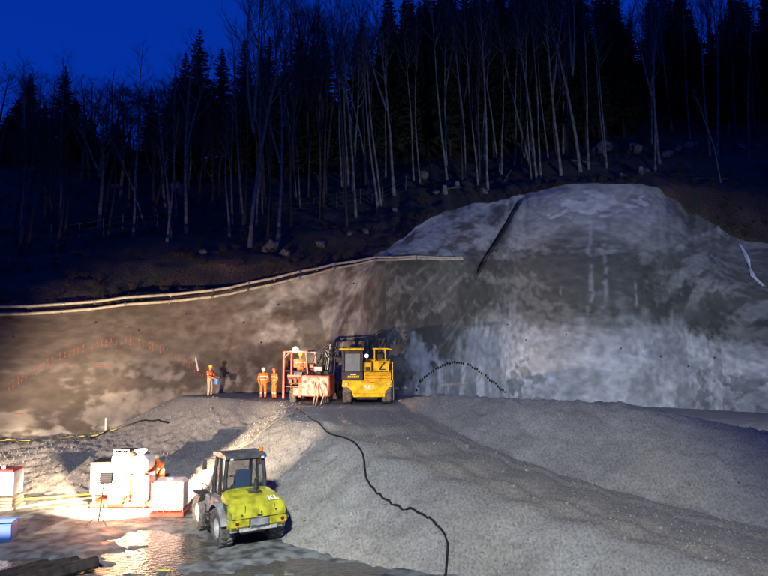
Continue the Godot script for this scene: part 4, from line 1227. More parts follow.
func build_plant() -> void:
	var wh := worn("plant_white", lin(0.78, 0.78, 0.76), 0.5, 0.0, 0.8)
	var sal := worn("plant_red", lin(0.74, 0.36, 0.27), 0.5, 0.0, 0.75)
	var blk := mat("lid_black", lin(0.02, 0.02, 0.02), 0.6)
	var redm := worn("skid_red", lin(0.55, 0.06, 0.03), 0.5, 0.0, 0.7)
	var steel := worn("galv", lin(0.35, 0.35, 0.34), 0.5, 0.6)
	# grout mixing plant: cabinet, mixer tower, drum tank on a skid
	var x := -9.78; var d := 25.75
	var root := thing("grout_plant", Vector3(x, 0.06, -d), 0.06, "glaringly lit grout mixing plant with black lids and a drum tank", "grout plant")
	root.scale = Vector3.ONE * 1.05
	bx("skid", Vector3(0.1, 0.13, 0), Vector3(2.3, 0.16, 1.3), redm, root, 0.03)
	bx("cabinet", Vector3(-0.72, 1.0, 0.1), Vector3(0.70, 1.04, 1.0), sal, root, 0.04)
	for e in [[-0.95, 0.5], [-0.42, 0.5], [-0.95, -0.3], [-0.42, -0.3]]: bx("cabinet_leg", Vector3(e[0], 0.34, e[1]), Vector3(0.08, 0.28, 0.08), steel, root, 0.01)
	bx("cabinet_lid", Vector3(-0.72, 1.57, 0.1), Vector3(0.72, 0.10, 1.06), blk, root, 0.03)
	var tower := bx("mixer_tower", Vector3(-0.04, 1.03, 0.05), Vector3(0.62, 1.64, 1.1), sal, root, 0.05)
	for q in [[-0.19, 1.3], [0.11, 1.3]]:
		var dr := bx("door", Vector3(q[0], q[1], 0.61), Vector3(0.28, 0.9, 0.03), sal, tower, 0.01)
		bx("handle", Vector3(q[0] + 0.10, q[1], 0.64), Vector3(0.03, 0.18, 0.03), steel, dr, 0.008)
	bx("gauge_panel", Vector3(0.16, 0.72, 0.62), Vector3(0.12, 0.26, 0.04), mat("panel_blue", lin(0.08, 0.1, 0.25), 0.5), tower, 0.01)
	bx("tower_lid", Vector3(-0.04, 1.90, 0.05), Vector3(0.60, 0.10, 1.0), blk, root, 0.04)
	var b := MB.new()
	b.lathe(Transform3D(Basis(Vector3.RIGHT, PI / 2), Vector3(0.53, 1.45, -0.05)), [Vector2(0, -0.65), Vector2(0.22, -0.62), Vector2(0.31, -0.52), Vector2(0.35, -0.4), Vector2(0.35, 0.4), Vector2(0.31, 0.52), Vector2(0.22, 0.62), Vector2(0, 0.65)], 24)
	part("drum_tank", b, wh, root)
	b = MB.new()
	b.lathe(Transform3D(Basis.IDENTITY, Vector3(0.52, 1.78, 0.1)), [Vector2(0.10, 0), Vector2(0.22, 0.16), Vector2(0.24, 0.20), Vector2(0.21, 0.20), Vector2(0.09, 0.02)], 16)
	part("hopper", b, wh, root)
	for z in [-0.4, 0.35]: bx("cradle", Vector3(0.60, 0.66, z), Vector3(0.62, 0.88, 0.12), sal, root, 0.02)
	bx("pump", Vector3(-0.1, 0.36, 0.82), Vector3(0.5, 0.30, 0.28), worn("pump_orange", lin(0.55, 0.25, 0.05), 0.5), root, 0.05)
	tb("delivery_hose", [Vector3(0.1, 0.4, 0.82), Vector3(0.45, 0.75, 0.85), Vector3(0.75, 0.5, 0.82), Vector3(0.9, 0.04, 0.9), Vector3(1.3, 0.03, 1.0)], 0.035, blk, root, 8)
	tb("guard_rail", [Vector3(-0.30, 1.84, 0.5), Vector3(-0.30, 2.02, 0.5), Vector3(0.22, 2.02, 0.5), Vector3(0.22, 1.84, 0.5)], 0.02, wh, root, 6)
	# water container beside it: cage of bars round a white tank on a pallet
	x = -7.66; d = 24.35
	var c := thing("water_container", Vector3(x, 0.06, -d), 0.06, "low glaringly lit caged container standing beside the wheel loader", "container")
	bx("tank", Vector3(0, 0.72, 0), Vector3(1.10, 1.04, 0.9), worn("tank_pale", lin(0.80, 0.60, 0.53), 0.5, 0.0, 0.85), c, 0.10)
	cy("cap", Vector3(0, 1.23, 0), Vector3(0, 1.29, 0), 0.12, wh, c, 14)
	bx("pallet", Vector3(0, 0.09, 0), Vector3(1.18, 0.16, 0.98), redm, c, 0.02)
	var cage := worn("galv_bar", lin(0.55, 0.55, 0.54), 0.5, 0.2)
	for i in 6: cy("cage_bar", Vector3(-0.55 + i * 0.22, 0.18, 0.47), Vector3(-0.55 + i * 0.22, 1.24, 0.47), 0.010, cage, c, 6)
	for i in 4: bx("cage_bar", Vector3(0, 0.28 + i * 0.30, 0.485), Vector3(1.14, 0.02, 0.018), cage, c, 0.004)
	# site cabinet at the left edge
	x = -14.35; d = 25.2
	var s := thing("site_cabinet", gp(x, d), 0.05, "white cabinet with a red lid standing on pale stacked boards", "cabinet")
	for i in 4: bx("board", Vector3(rng.randf_range(-.04, .04), 0.06 + i * 0.11, 0), Vector3(1.6, 0.09, 0.9), worn("pale_board", lin(0.5, 0.43, 0.32), 0.8), s, 0.01)
	bx("cabinet", Vector3(0, 0.93, 0), Vector3(1.5, 0.86, 0.8), wh, s, 0.03)
	bx("lid", Vector3(0.0, 1.40, 0), Vector3(1.46, 0.08, 0.80), worn("lid_red", lin(0.5, 0.07, 0.07), 0.5), s, 0.03)
	cy("cap", Vector3(0.25, 1.43, 0.1), Vector3(0.25, 1.56, 0.1), 0.07, wh, s, 10)
	for i in 3: bx("vent", Vector3(0.35, 0.75 + i * 0.2, 0.405), Vector3(0.1, 0.03, 0.012), cage, s, 0.003)
	# blue tub
	x = -12.05; d = 21.25
	var t := thing("blue_tub", gp(x, d), 0.2, "bright blue open plastic tub on the wet floor", "tub")
	var bl := mat("tub_blue", lin(0.02, 0.075, 0.30), 0.4)
	b = MB.new()
	for e in [[-1, 0], [1, 0], [0, -1], [0, 1]]:
		b.box(Vector3(e[0] * 0.47, 0.27, e[1] * 0.35), Vector3(0.05 if e[0] else 0.99, 0.54, 0.05 if e[1] else 0.64), 0.015)
	b.box(Vector3(0, 0.03, 0), Vector3(0.88, 0.05, 0.64), 0.01)
	part("tub_body", b, bl, t)
	for e in [-1, 1]: bx("rim", Vector3(0, 0.53, e * 0.385), Vector3(1.06, 0.05, 0.05), bl, t, 0.015)
	# unseen steel skip, added to keep the warm lamp off the near floor
	var sk := thing("shade_skip", Vector3(-14.4, 0.05, -11.9), 0, "long blue steel skip added out of view to block the low warm floodlight", "skip")
	var skm := worn("shade_skip_blue", lin(0.06, 0.12, 0.22), 0.55, 0.0, 0.55)
	b = MB.new()
	for e in [[-1, 0], [1, 0], [0, -1], [0, 1]]:
		b.box(Vector3(e[0] * 3.55, 1.04, e[1] * 0.7), Vector3(0.08 if e[0] else 7.18, 2.08, 0.08 if e[1] else 1.32), 0.02)
	b.box(Vector3(0, 0.08, 0), Vector3(7.0, 0.1, 1.3), 0.02)
	part("shade_skip_body", b, skm, sk)
	for i in 9: bx("rib", Vector3(-3.2 + i * 0.8, 1.04, 0.78), Vector3(0.12, 2.0, 0.08), skm, sk, 0.02)
	# dark timbers lying in the foreground
	var tim := worn("dark_timber", lin(0.035, 0.025, 0.018), 0.85, 0.0, 0.4)
	for i in 4:
		x = -9.75 + i * 0.42; d = 17.75
		var o := thing("timber_beam", gp(x, d, 0.16), -0.62 + rng.randf_range(-.08, .08), "dark wet timber beam lying on the floor beside its like", "timber", "dark timbers at the puddle edge")
		b = MB.new()
		b.box(Vector3(0, 0, 0), Vector3(0.30, 0.27 + 0.04 * (i % 2), 2.2), 0.05, Basis(Vector3.BACK, rng.randf_range(-.3, .3)))
		part("beam", b, tim, o)

func cable(called: String, P: Array, r: float, m: Material, label: String, category: String) -> void:
	var pts := []
	for i in P.size() - 1:
		for k in 8:
			var q: Vector2 = P[i].cubic_interpolate(P[i + 1], P[maxi(i - 1, 0)], P[mini(i + 2, P.size() - 1)], k / 8.0)
			pts.append(gp(q.x, q.y, r * 0.9))
	pts.append(gp(P[-1].x, P[-1].y, r * 0.9))
	var b := MB.new()
	b.tube(pts, [r], 6)
	tag(part(called, b, m, self), label, category)

func build_site() -> void:
	build_tripod_lamp()
	build_plant()
	build_loader()
	build_mixer()
	build_rig()
	build_cables()
	build_people()
	build_slope_things()
	build_trees()
	build_gravel()

func build_cables() -> void:
	var blk := mat("cable_black", lin(0.012, 0.012, 0.013), 0.5)
	var yel := mat("hose_yellow", lin(0.55, 0.42, 0.08), 0.5)
	var pale := mat("pale_hose", lin(0.50, 0.42, 0.24), 0.6)
	cable("power_cable", [Vector2(-4.4, 34), Vector2(-3.06, 28.9), Vector2(-2.55, 27.7), Vector2(-2.1, 26.7), Vector2(-1.48, 25.7), Vector2(-.79, 24.2), Vector2(-.64, 22.85), Vector2(-.45, 22.05), Vector2(.25, 21.05), Vector2(1.07, 20.35), Vector2(1.53, 19.75), Vector2(1.76, 19.15), Vector2(1.72, 18.65), Vector2(1.5, 17.4)], 0.035, blk, "long black power cable snaking down the gravel slope from the drill rig", "cable")
	cable("wall_cable", [Vector2(-22, 33), Vector2(-18.5, 33.9), Vector2(-16.6, 34.4), Vector2(-15.2, 34.9), Vector2(-14.3, 35.9), Vector2(-12.8, 36.0), Vector2(-11.2, 35.0)], 0.045, blk, "black cable lying along the foot of the brown rock face", "cable")
	cable("water_hose", [Vector2(-23, 32.8), Vector2(-19.6, 33.9), Vector2(-18.6, 34.2), Vector2(-17.6, 34.2), Vector2(-16.4, 34.7), Vector2(-15.0, 35.4), Vector2(-13.9, 36.2)], 0.04, yel, "yellow hose lying at the foot of the brown rock face", "hose")
	cable("floor_hose", [Vector2(-16, 23.8), Vector2(-13.9, 24.7), Vector2(-13.0, 25.6), Vector2(-11.9, 26.2), Vector2(-10.6, 26.9), Vector2(-9.2, 27.3)], 0.05, pale, "pale hose running behind the grout plant to the site cabinet", "hose")
	cable("feed_hose", [Vector2(-15.5, 26.0), Vector2(-13.6, 26.5), Vector2(-12.2, 27.0), Vector2(-10.8, 27.6)], 0.04, yel, "thin yellow hose on the beige ground farther from the grout plant", "hose")
	cable("mound_hose", [Vector2(-6.6, 27.8), Vector2(-5.7, 28.3), Vector2(-4.9, 29.3), Vector2(-4.3, 30.6), Vector2(-4.1, 32.5), Vector2(-4.4, 34.6)], 0.03, pale, "pale hose climbing the lit mound to the drill rig", "hose")
	cable("puddle_hose", [Vector2(-8.7, 18.1), Vector2(-7.9, 18.55), Vector2(-7.0, 18.75), Vector2(-5.8, 18.6)], 0.035, yel, "yellow hose lying in the puddle by the dark timbers", "hose")

# ---------------------------------------------------------------- people
# bones: [a, b, radius a, radius b, colour]; one continuous surface through surface nets
func skin_mesh(bones: Array, cell: float, blend: float, extra: MB, bands: Array) -> ArrayMesh:
	var lo := Vector3.INF; var hi := -Vector3.INF
	for q in bones:
		var r: float = maxf(q[2], q[3]) + 0.06
		lo = lo.min(q[0] - Vector3.ONE * r).min(q[1] - Vector3.ONE * r)
		hi = hi.max(q[0] + Vector3.ONE * r).max(q[1] + Vector3.ONE * r)
	var nx := int((hi.x - lo.x) / cell) + 2; var ny := int((hi.y - lo.y) / cell) + 2; var nz_ := int((hi.z - lo.z) / cell) + 2
	var F := PackedFloat32Array(); F.resize(nx * ny * nz_); F.fill(1.0)
	var B := PackedFloat32Array(); B.resize(nx * ny * nz_); B.fill(9.0)
	var W := PackedByteArray(); W.resize(nx * ny * nz_)
	for bi in bones.size():
		var q: Array = bones[bi]
		var a: Vector3 = q[0]; var e: Vector3 = q[1] - a
		var r: float = maxf(q[2], q[3]) + 0.06
		var l2 := maxf(e.length_squared(), 1e-6)
		var m0: Vector3 = (a.min(q[1]) - Vector3.ONE * r - lo) / cell
		var m1: Vector3 = (a.max(q[1]) + Vector3.ONE * r - lo) / cell
		for k in range(maxi(0, int(m0.z)), mini(nz_, int(m1.z) + 2)):
			for j in range(maxi(0, int(m0.y)), mini(ny, int(m1.y) + 2)):
				var row := (k * ny + j) * nx
				for i in range(maxi(0, int(m0.x)), mini(nx, int(m1.x) + 2)):
					var p := lo + Vector3(i, j, k) * cell - a
					var f := clampf(p.dot(e) / l2, 0, 1)
					var d: float = (p - e * f).length() - lerpf(q[2], q[3], f)
					var o := row + i
					if d < B[o]:
						B[o] = d
						W[o] = bi
					var h := maxf(blend - absf(F[o] - d), 0.0) / blend
					F[o] = minf(F[o], d) - h * h * blend * 0.25
	var idx := {}
	var V := PackedVector3Array(); var N := PackedVector3Array(); var C := PackedColorArray(); var I := PackedInt32Array()
	var off := [0, 1, nx, nx + 1, nx * ny, nx * ny + 1, nx * ny + nx, nx * ny + nx + 1]
	var edges := [[0, 1], [2, 3], [4, 5], [6, 7], [0, 2], [1, 3], [4, 6], [5, 7], [0, 4], [1, 5], [2, 6], [3, 7]]
	for k in nz_ - 1:
		for j in ny - 1:
			for i in nx - 1:
				var o := (k * ny + j) * nx + i
				if absf(F[o]) > cell * 2.0: continue
				var mask := 0
				for c in 8:
					if F[o + off[c]] < 0.0: mask |= 1 << c
				if mask == 0 or mask == 255: continue
				var s := Vector3.ZERO; var n := 0
				for ed in edges:
					var fa := F[o + off[ed[0]]]; var fb := F[o + off[ed[1]]]
					if (fa < 0.0) == (fb < 0.0): continue
					var t := fa / (fa - fb)
					var pa := Vector3(ed[0] & 1, (ed[0] >> 1) & 1, ed[0] >> 2); var pb := Vector3(ed[1] & 1, (ed[1] >> 1) & 1, ed[1] >> 2)
					s += pa.lerp(pb, t); n += 1
				s /= n
				idx[o] = V.size()
				var p := lo + (Vector3(i, j, k) + s) * cell
				V.append(p)
				N.append(Vector3(F[o + 1] + F[o + 1 + nx] + F[o + 1 + nx * ny] + F[o + 1 + nx + nx * ny] - F[o] - F[o + nx] - F[o + nx * ny] - F[o + nx + nx * ny], F[o + nx] + F[o + nx + 1] + F[o + nx + nx * ny] + F[o + nx + 1 + nx * ny] - F[o] - F[o + 1] - F[o + nx * ny] - F[o + 1 + nx * ny], F[o + nx * ny] + F[o + nx * ny + 1] + F[o + nx * ny + nx] + F[o + nx * ny + nx + 1] - F[o] - F[o + 1] - F[o + nx] - F[o + nx + 1]).normalized())
				var col: Color = bones[W[o]][4]
				for bd in bands:
					var w: float = (p - bd[0]).dot(bd[1])
					if absf(w) < bd[2] and (bd[3] as Array).has(W[o]): col = Color(0.62, 0.62, 0.58)
				C.append(col)
	for o in idx:
		var i: int = o % nx; var j: int = (o / nx) % ny; var k: int = o / (nx * ny)
		for ax in 3:
			var st: int = [1, nx, nx * ny][ax]
			var s1: int = [nx, nx * ny, 1][ax]
			var s2: int = [nx * ny, 1, nx][ax]
			if (F[o] < 0.0) == (F[o + st] < 0.0): continue
			if not (idx.has(o - s1) and idx.has(o - s2) and idx.has(o - s1 - s2)): continue
			var q := [idx[o], idx[o - s1], idx[o - s1 - s2], idx[o - s2]]
			if F[o] < 0.0: I.append_array([q[0], q[2], q[1], q[0], q[3], q[2]])
			else: I.append_array([q[0], q[1], q[2], q[0], q[2], q[3]])
	# fix winding against the normals, then add the small pieces (fingers, face)
	for t in range(0, I.size(), 3):
		if (V[I[t + 1]] - V[I[t]]).cross(V[I[t + 2]] - V[I[t]]).dot(N[I[t]] + N[I[t + 1]] + N[I[t + 2]]) > 0.0:
			var x := I[t + 1]; I[t + 1] = I[t + 2]; I[t + 2] = x
	var base := V.size()
	V.append_array(extra.v); N.append_array(extra.n); C.append_array(extra.c)
	for t in extra.v.size(): I.append(base + t)
	var arr := []
	arr.resize(Mesh.ARRAY_MAX)
	arr[Mesh.ARRAY_VERTEX] = V; arr[Mesh.ARRAY_NORMAL] = N; arr[Mesh.ARRAY_COLOR] = C; arr[Mesh.ARRAY_INDEX] = I
	var m := ArrayMesh.new()
	m.add_surface_from_arrays(Mesh.PRIMITIVE_TRIANGLES, arr)
	return m

func worker(at: Vector3, turn: float, label: String, J: Dictionary, helmet: Color, trousers: Color) -> Node3D:
	var j := {"hl": Vector3(.10, .92, 0), "hr": Vector3(-.10, .92, 0), "kl": Vector3(.12, .50, .03), "kr": Vector3(-.12, .50, .03), "al": Vector3(.13, .10, 0), "ar": Vector3(-.13, .10, 0),
		"pe": Vector3(0, .98, 0), "wa": Vector3(0, 1.12, 0), "ch": Vector3(0, 1.34, 0), "ne": Vector3(0, 1.48, .01), "he": Vector3(0, 1.62, .03),
		"sl": Vector3(.20, 1.41, 0), "sr": Vector3(-.20, 1.41, 0), "el": Vector3(.27, 1.14, -.02), "er": Vector3(-.27, 1.14, -.02), "wl": Vector3(.26, .91, .10), "wr": Vector3(-.26, .91, .10)}
	for k in J: j[k] = J[k]
	var jk := Color(0.80, 0.17, 0.025); var sk := Color(0.46, 0.27, 0.18); var bt := Color(0.03, 0.028, 0.025)
	var up: Vector3 = (j.ne - j.pe).normalized()
	var side_: Vector3 = (j.sl - j.sr).normalized()
	var bones := []
	for s in ["l", "r"]:
		var sg := 1.0 if s == "l" else -1.0
		bones.append([j["h" + s], j["k" + s], 0.098, 0.072, trousers])
		bones.append([j["k" + s], j["a" + s], 0.074, 0.06, trousers])
		bones.append([j["a" + s] + Vector3(0, -0.035, -0.04), j["a" + s] + Vector3(0.015 * sg, -0.05, 0.15), 0.052, 0.045, bt])
		bones.append([j["s" + s], j["e" + s], 0.078, 0.062, jk])
		bones.append([j["e" + s], j["w" + s], 0.064, 0.05, jk])
		var dr: Vector3 = (j["w" + s] - j["e" + s]).normalized()
		bones.append([j["w" + s] + dr * 0.03, j["w" + s] + dr * 0.09, 0.036, 0.038, sk])
	bones.append([j.pe + side_ * 0.06, j.pe - side_ * 0.06, 0.125, 0.125, trousers]) # 12
	bones.append([j.wa + side_ * 0.05, j.wa - side_ * 0.05, 0.13, 0.13, jk])
	bones.append([j.ch + side_ * 0.085, j.ch - side_ * 0.085, 0.135, 0.135, jk])
	bones.append([j.wa, j.ch, 0.13, 0.14, jk])
	bones.append([j.ch + up * 0.05, j.ne, 0.10, 0.065, jk])
	bones.append([j.ne, j.he, 0.055, 0.06, sk])
	var hu: Vector3 = (j.he - j.ne).normalized()
	bones.append([j.he - hu * 0.02, j.he + hu * 0.055, 0.082, 0.092, sk])
	var ex := MB.new()
	ex.col = sk
	for s in ["l", "r"]:
		var sg := 1.0 if s == "l" else -1.0
		var w: Vector3 = j["w" + s]
		var dr: Vector3 = (w - j["e" + s]).normalized()
		var sd := dr.cross(Vector3.UP if absf(dr.y) < 0.8 else Vector3.BACK).normalized()
		var pn := sd.cross(dr)
		for f in 4:
			var root: Vector3 = w + dr * 0.10 + sd * (f - 1.5) * 0.021
			var ln: float = [0.065, 0.078, 0.072, 0.055][f]
			ex.tube([root, root + dr * ln * 0.5 + pn * 0.008, root + dr * ln * 0.8 + pn * 0.035, root + dr * ln * 0.75 + pn * 0.06], [0.011, 0.010, 0.009, 0.007], 6)
		var tr: Vector3 = w + dr * 0.045 + sd * 0.03 * sg
		ex.tube([tr, tr + sd * 0.03 * sg + dr * 0.03, tr + sd * 0.035 * sg + dr * 0.062 + pn * 0.012], [0.013, 0.011, 0.008], 6)
	var fw := side_.cross(hu).normalized()
	ex.tube([j.he + fw * 0.085 + hu * 0.025, j.he + fw * 0.112 - hu * 0.005, j.he + fw * 0.085 - hu * 0.012], [0.008, 0.016, 0.010], 6)
	for sg in [-1, 1]: ex.tube([j.he + side_ * 0.088 * sg + hu * 0.02, j.he + side_ * 0.100 * sg, j.he + side_ * 0.090 * sg - hu * 0.025], [0.008, 0.016, 0.009], 6)
	ex.col = Color(0.02, 0.015, 0.012)
	for sg in [-1, 1]: ex.cyl(j.he + fw * 0.083 + side_ * 0.033 * sg + hu * 0.025, j.he + fw * 0.096 + side_ * 0.031 * sg + hu * 0.025, 0.012, 0.006, 6)
	ex.col = Color(0.30, 0.10, 0.08)
	ex.cyl(j.he + fw * 0.078 - hu * 0.045 - side_ * 0.025, j.he + fw * 0.078 - hu * 0.045 + side_ * 0.025, 0.010, 0.010, 6)
	# reflective bands round chest, waist, shins
	var bands := [[j.ch - up * 0.05, up, 0.028, [13, 14, 15]], [j.wa - up * 0.02, up, 0.028, [13, 15]], [j.sl + (j.el - j.sl) * 0.6, (j.el - j.sl).normalized(), 0.025, [3]], [j.sr + (j.er - j.sr) * 0.6, (j.er - j.sr).normalized(), 0.025, [9]]]
	for s in ["l", "r"]: bands.append([j["k" + s] + (j["a" + s] - j["k" + s]) * 0.4, (j["a" + s] - j["k" + s]).normalized(), 0.03, [1 if s == "l" else 7]])
	var root := thing("person", at, turn, label, "person", "workers in orange")
	var m := mat("clothes", Color.WHITE, 0.85)
	m.vertex_color_use_as_albedo = true
	put("body", skin_mesh(bones, 0.024, 0.035, ex, bands), m, root)
	var hb := MB.new()
	var bs := Basis(side_, hu, fw)
	hb.lathe(Transform3D(bs, j.he + hu * 0.055), [Vector2(0.128, -0.012), Vector2(0.135, 0.0), Vector2(0.118, 0.01), Vector2(0.116, 0.05), Vector2(0.098, 0.09), Vector2(0.06, 0.115), Vector2(0, 0.124)], 18)
	hb.xf = Transform3D(bs, j.he + hu * 0.05)
	hb.box(Vector3(0, 0.0, 0.135), Vector3(0.15, 0.012, 0.06), 0.005)
	hb.box(Vector3(0, 0.10, 0), Vector3(0.03, 0.04, 0.16), 0.01)
	part("helmet", hb, mat("helmet%s" % helmet.to_html(), lin(helmet.r, helmet.g, helmet.b), 0.35), root)
	return root

func build_people() -> void:
	var yel := Color(0.75, 0.55, 0.03); var wht := Color(0.75, 0.75, 0.72)
	var ora := Color(0.75, 0.22, 0.04); var pale := Color(0.62, 0.36, 0.22)
	var p := worker(gp(-9.95, 38.3, -0.02), deg_to_rad(70), "worker in orange with a yellow helmet holding a blue bucket near the wall", {"el": Vector3(.25, 1.15, .08), "wl": Vector3(.20, 1.08, .32), "er": Vector3(-.25, 1.15, .06), "wr": Vector3(-.16, 1.06, .32)}, yel, pale)
	var b := MB.new()
	var at := p.transform * Vector3(0.02, 0.86, 0.45)
	b.lathe(Transform3D.IDENTITY, [Vector2(0, -0.16), Vector2(0.13, -0.16), Vector2(0.17, 0.16), Vector2(0.155, 0.16), Vector2(0.12, -0.14), Vector2(0, -0.14)], 18)
	var bu := thing("blue_bucket", at, 0, "blue bucket held by the worker near the wall", "bucket")
	part("bucket_body", b, mat("bucket_blue", lin(0.08, 0.2, 0.5), 0.4), bu)
	b = MB.new()
	var pts := []
	for i in 11: pts.append(Vector3(0.165 * cos(PI * i / 10.0), 0.14 + 0.17 * sin(PI * i / 10.0), 0))
	b.tube(pts, [0.008], 5)
	part("bail", b, mat("dark_iron", lin(0.03, 0.03, 0.03), 0.7), bu)
	var w2 := worker(gp(-6.95, 38.6, -0.02), deg_to_rad(25), "worker in orange wearing a white helmet with a lit headlamp beside the drill rig", {"wl": Vector3(.16, 1.0, .26), "el": Vector3(.27, 1.13, .04)}, wht, ora)
	var hl := cy("head_lamp", Vector3(0, 1.70, 0.15), Vector3(0, 1.70, 0.20), 0.04, glow("headlamp_glow", Color(0.9, 0.93, 1.0), 5.0), w2, 10)
	var e := w2.transform * Vector3(0, 1.70, 0.26)
	spot(self, e, e + w2.basis * Vector3(0, -0.5, 2), Color(0.9, 0.93, 1.0), 0.8, 50, 0.6, 0.03)
	worker(gp(-6.35, 38.9, -0.02), deg_to_rad(-50), "worker in orange with a dull red helmet standing behind the one with a headlamp", {"wr": Vector3(-.18, 1.05, .25)}, Color(0.5, 0.12, 0.05), ora)
	var rig := get_node("drill_rig") as Node3D
	worker(rig.transform * Vector3(-0.45, 1.0, -0.1), rig.rotation.y + deg_to_rad(30), "worker in orange with a yellow helmet standing on the drill rig", {"el": Vector3(.26, 1.15, .10), "wl": Vector3(.18, 1.05, .34), "er": Vector3(-.26, 1.15, .10), "wr": Vector3(-.18, 1.05, .34)}, yel, ora)
	worker(gp(-8.8, 26.75, -0.02), deg_to_rad(-50), "worker in orange bending forward behind the grout plant drum", {"ch": Vector3(0, 1.33, .08), "ne": Vector3(0, 1.46, .13), "he": Vector3(0, 1.58, .19), "sl": Vector3(.20, 1.38, .10), "sr": Vector3(-.20, 1.38, .10), "el": Vector3(.25, 1.10, .30), "er": Vector3(-.25, 1.10, .30), "wl": Vector3(.16, 1.05, .52), "wr": Vector3(-.16, 1.05, .52)}, Color(0.7, 0.62, 0.3), ora)

# ---------------------------------------------------------------- slope: boulders, fences, logs, brush
func rock_mesh(sd: int, k := 9) -> ArrayMesh:
	var b := MB.new()
	var f := FastNoiseLite.new(); f.seed = sd; f.frequency = 0.9; f.fractal_octaves = 3
	var P := []
	for j in k + 1:
		var row := []
		for i in 2 * k + 1:
			var th := PI * j / k; var ph := TAU * (i % (2 * k)) / (2 * k)
			var d := Vector3(sin(th) * cos(ph), cos(th), sin(th) * sin(ph))
			var r := 0.5 * (1.0 + 0.55 * f.get_noise_3dv(d)) 
			# flatten against a few planes so it breaks like rock
			var q := d * r
			for c in 6:
				var n := Vector3(sin(c * 2.1 + sd), cos(c * 1.3 + sd * 0.7), sin(c * 3.7 + sd * 1.9)).normalized()
				var over := q.dot(n) - 0.40
				if over > 0: q -= n * over * 0.85
			row.append(q)
		P.append(row)
	for j in k:
		for i in 2 * k:
			b.quad(P[j][i], P[j][i + 1], P[j + 1][i + 1], P[j + 1][i], P[j][i] + P[j + 1][i + 1])
	return b.mesh()

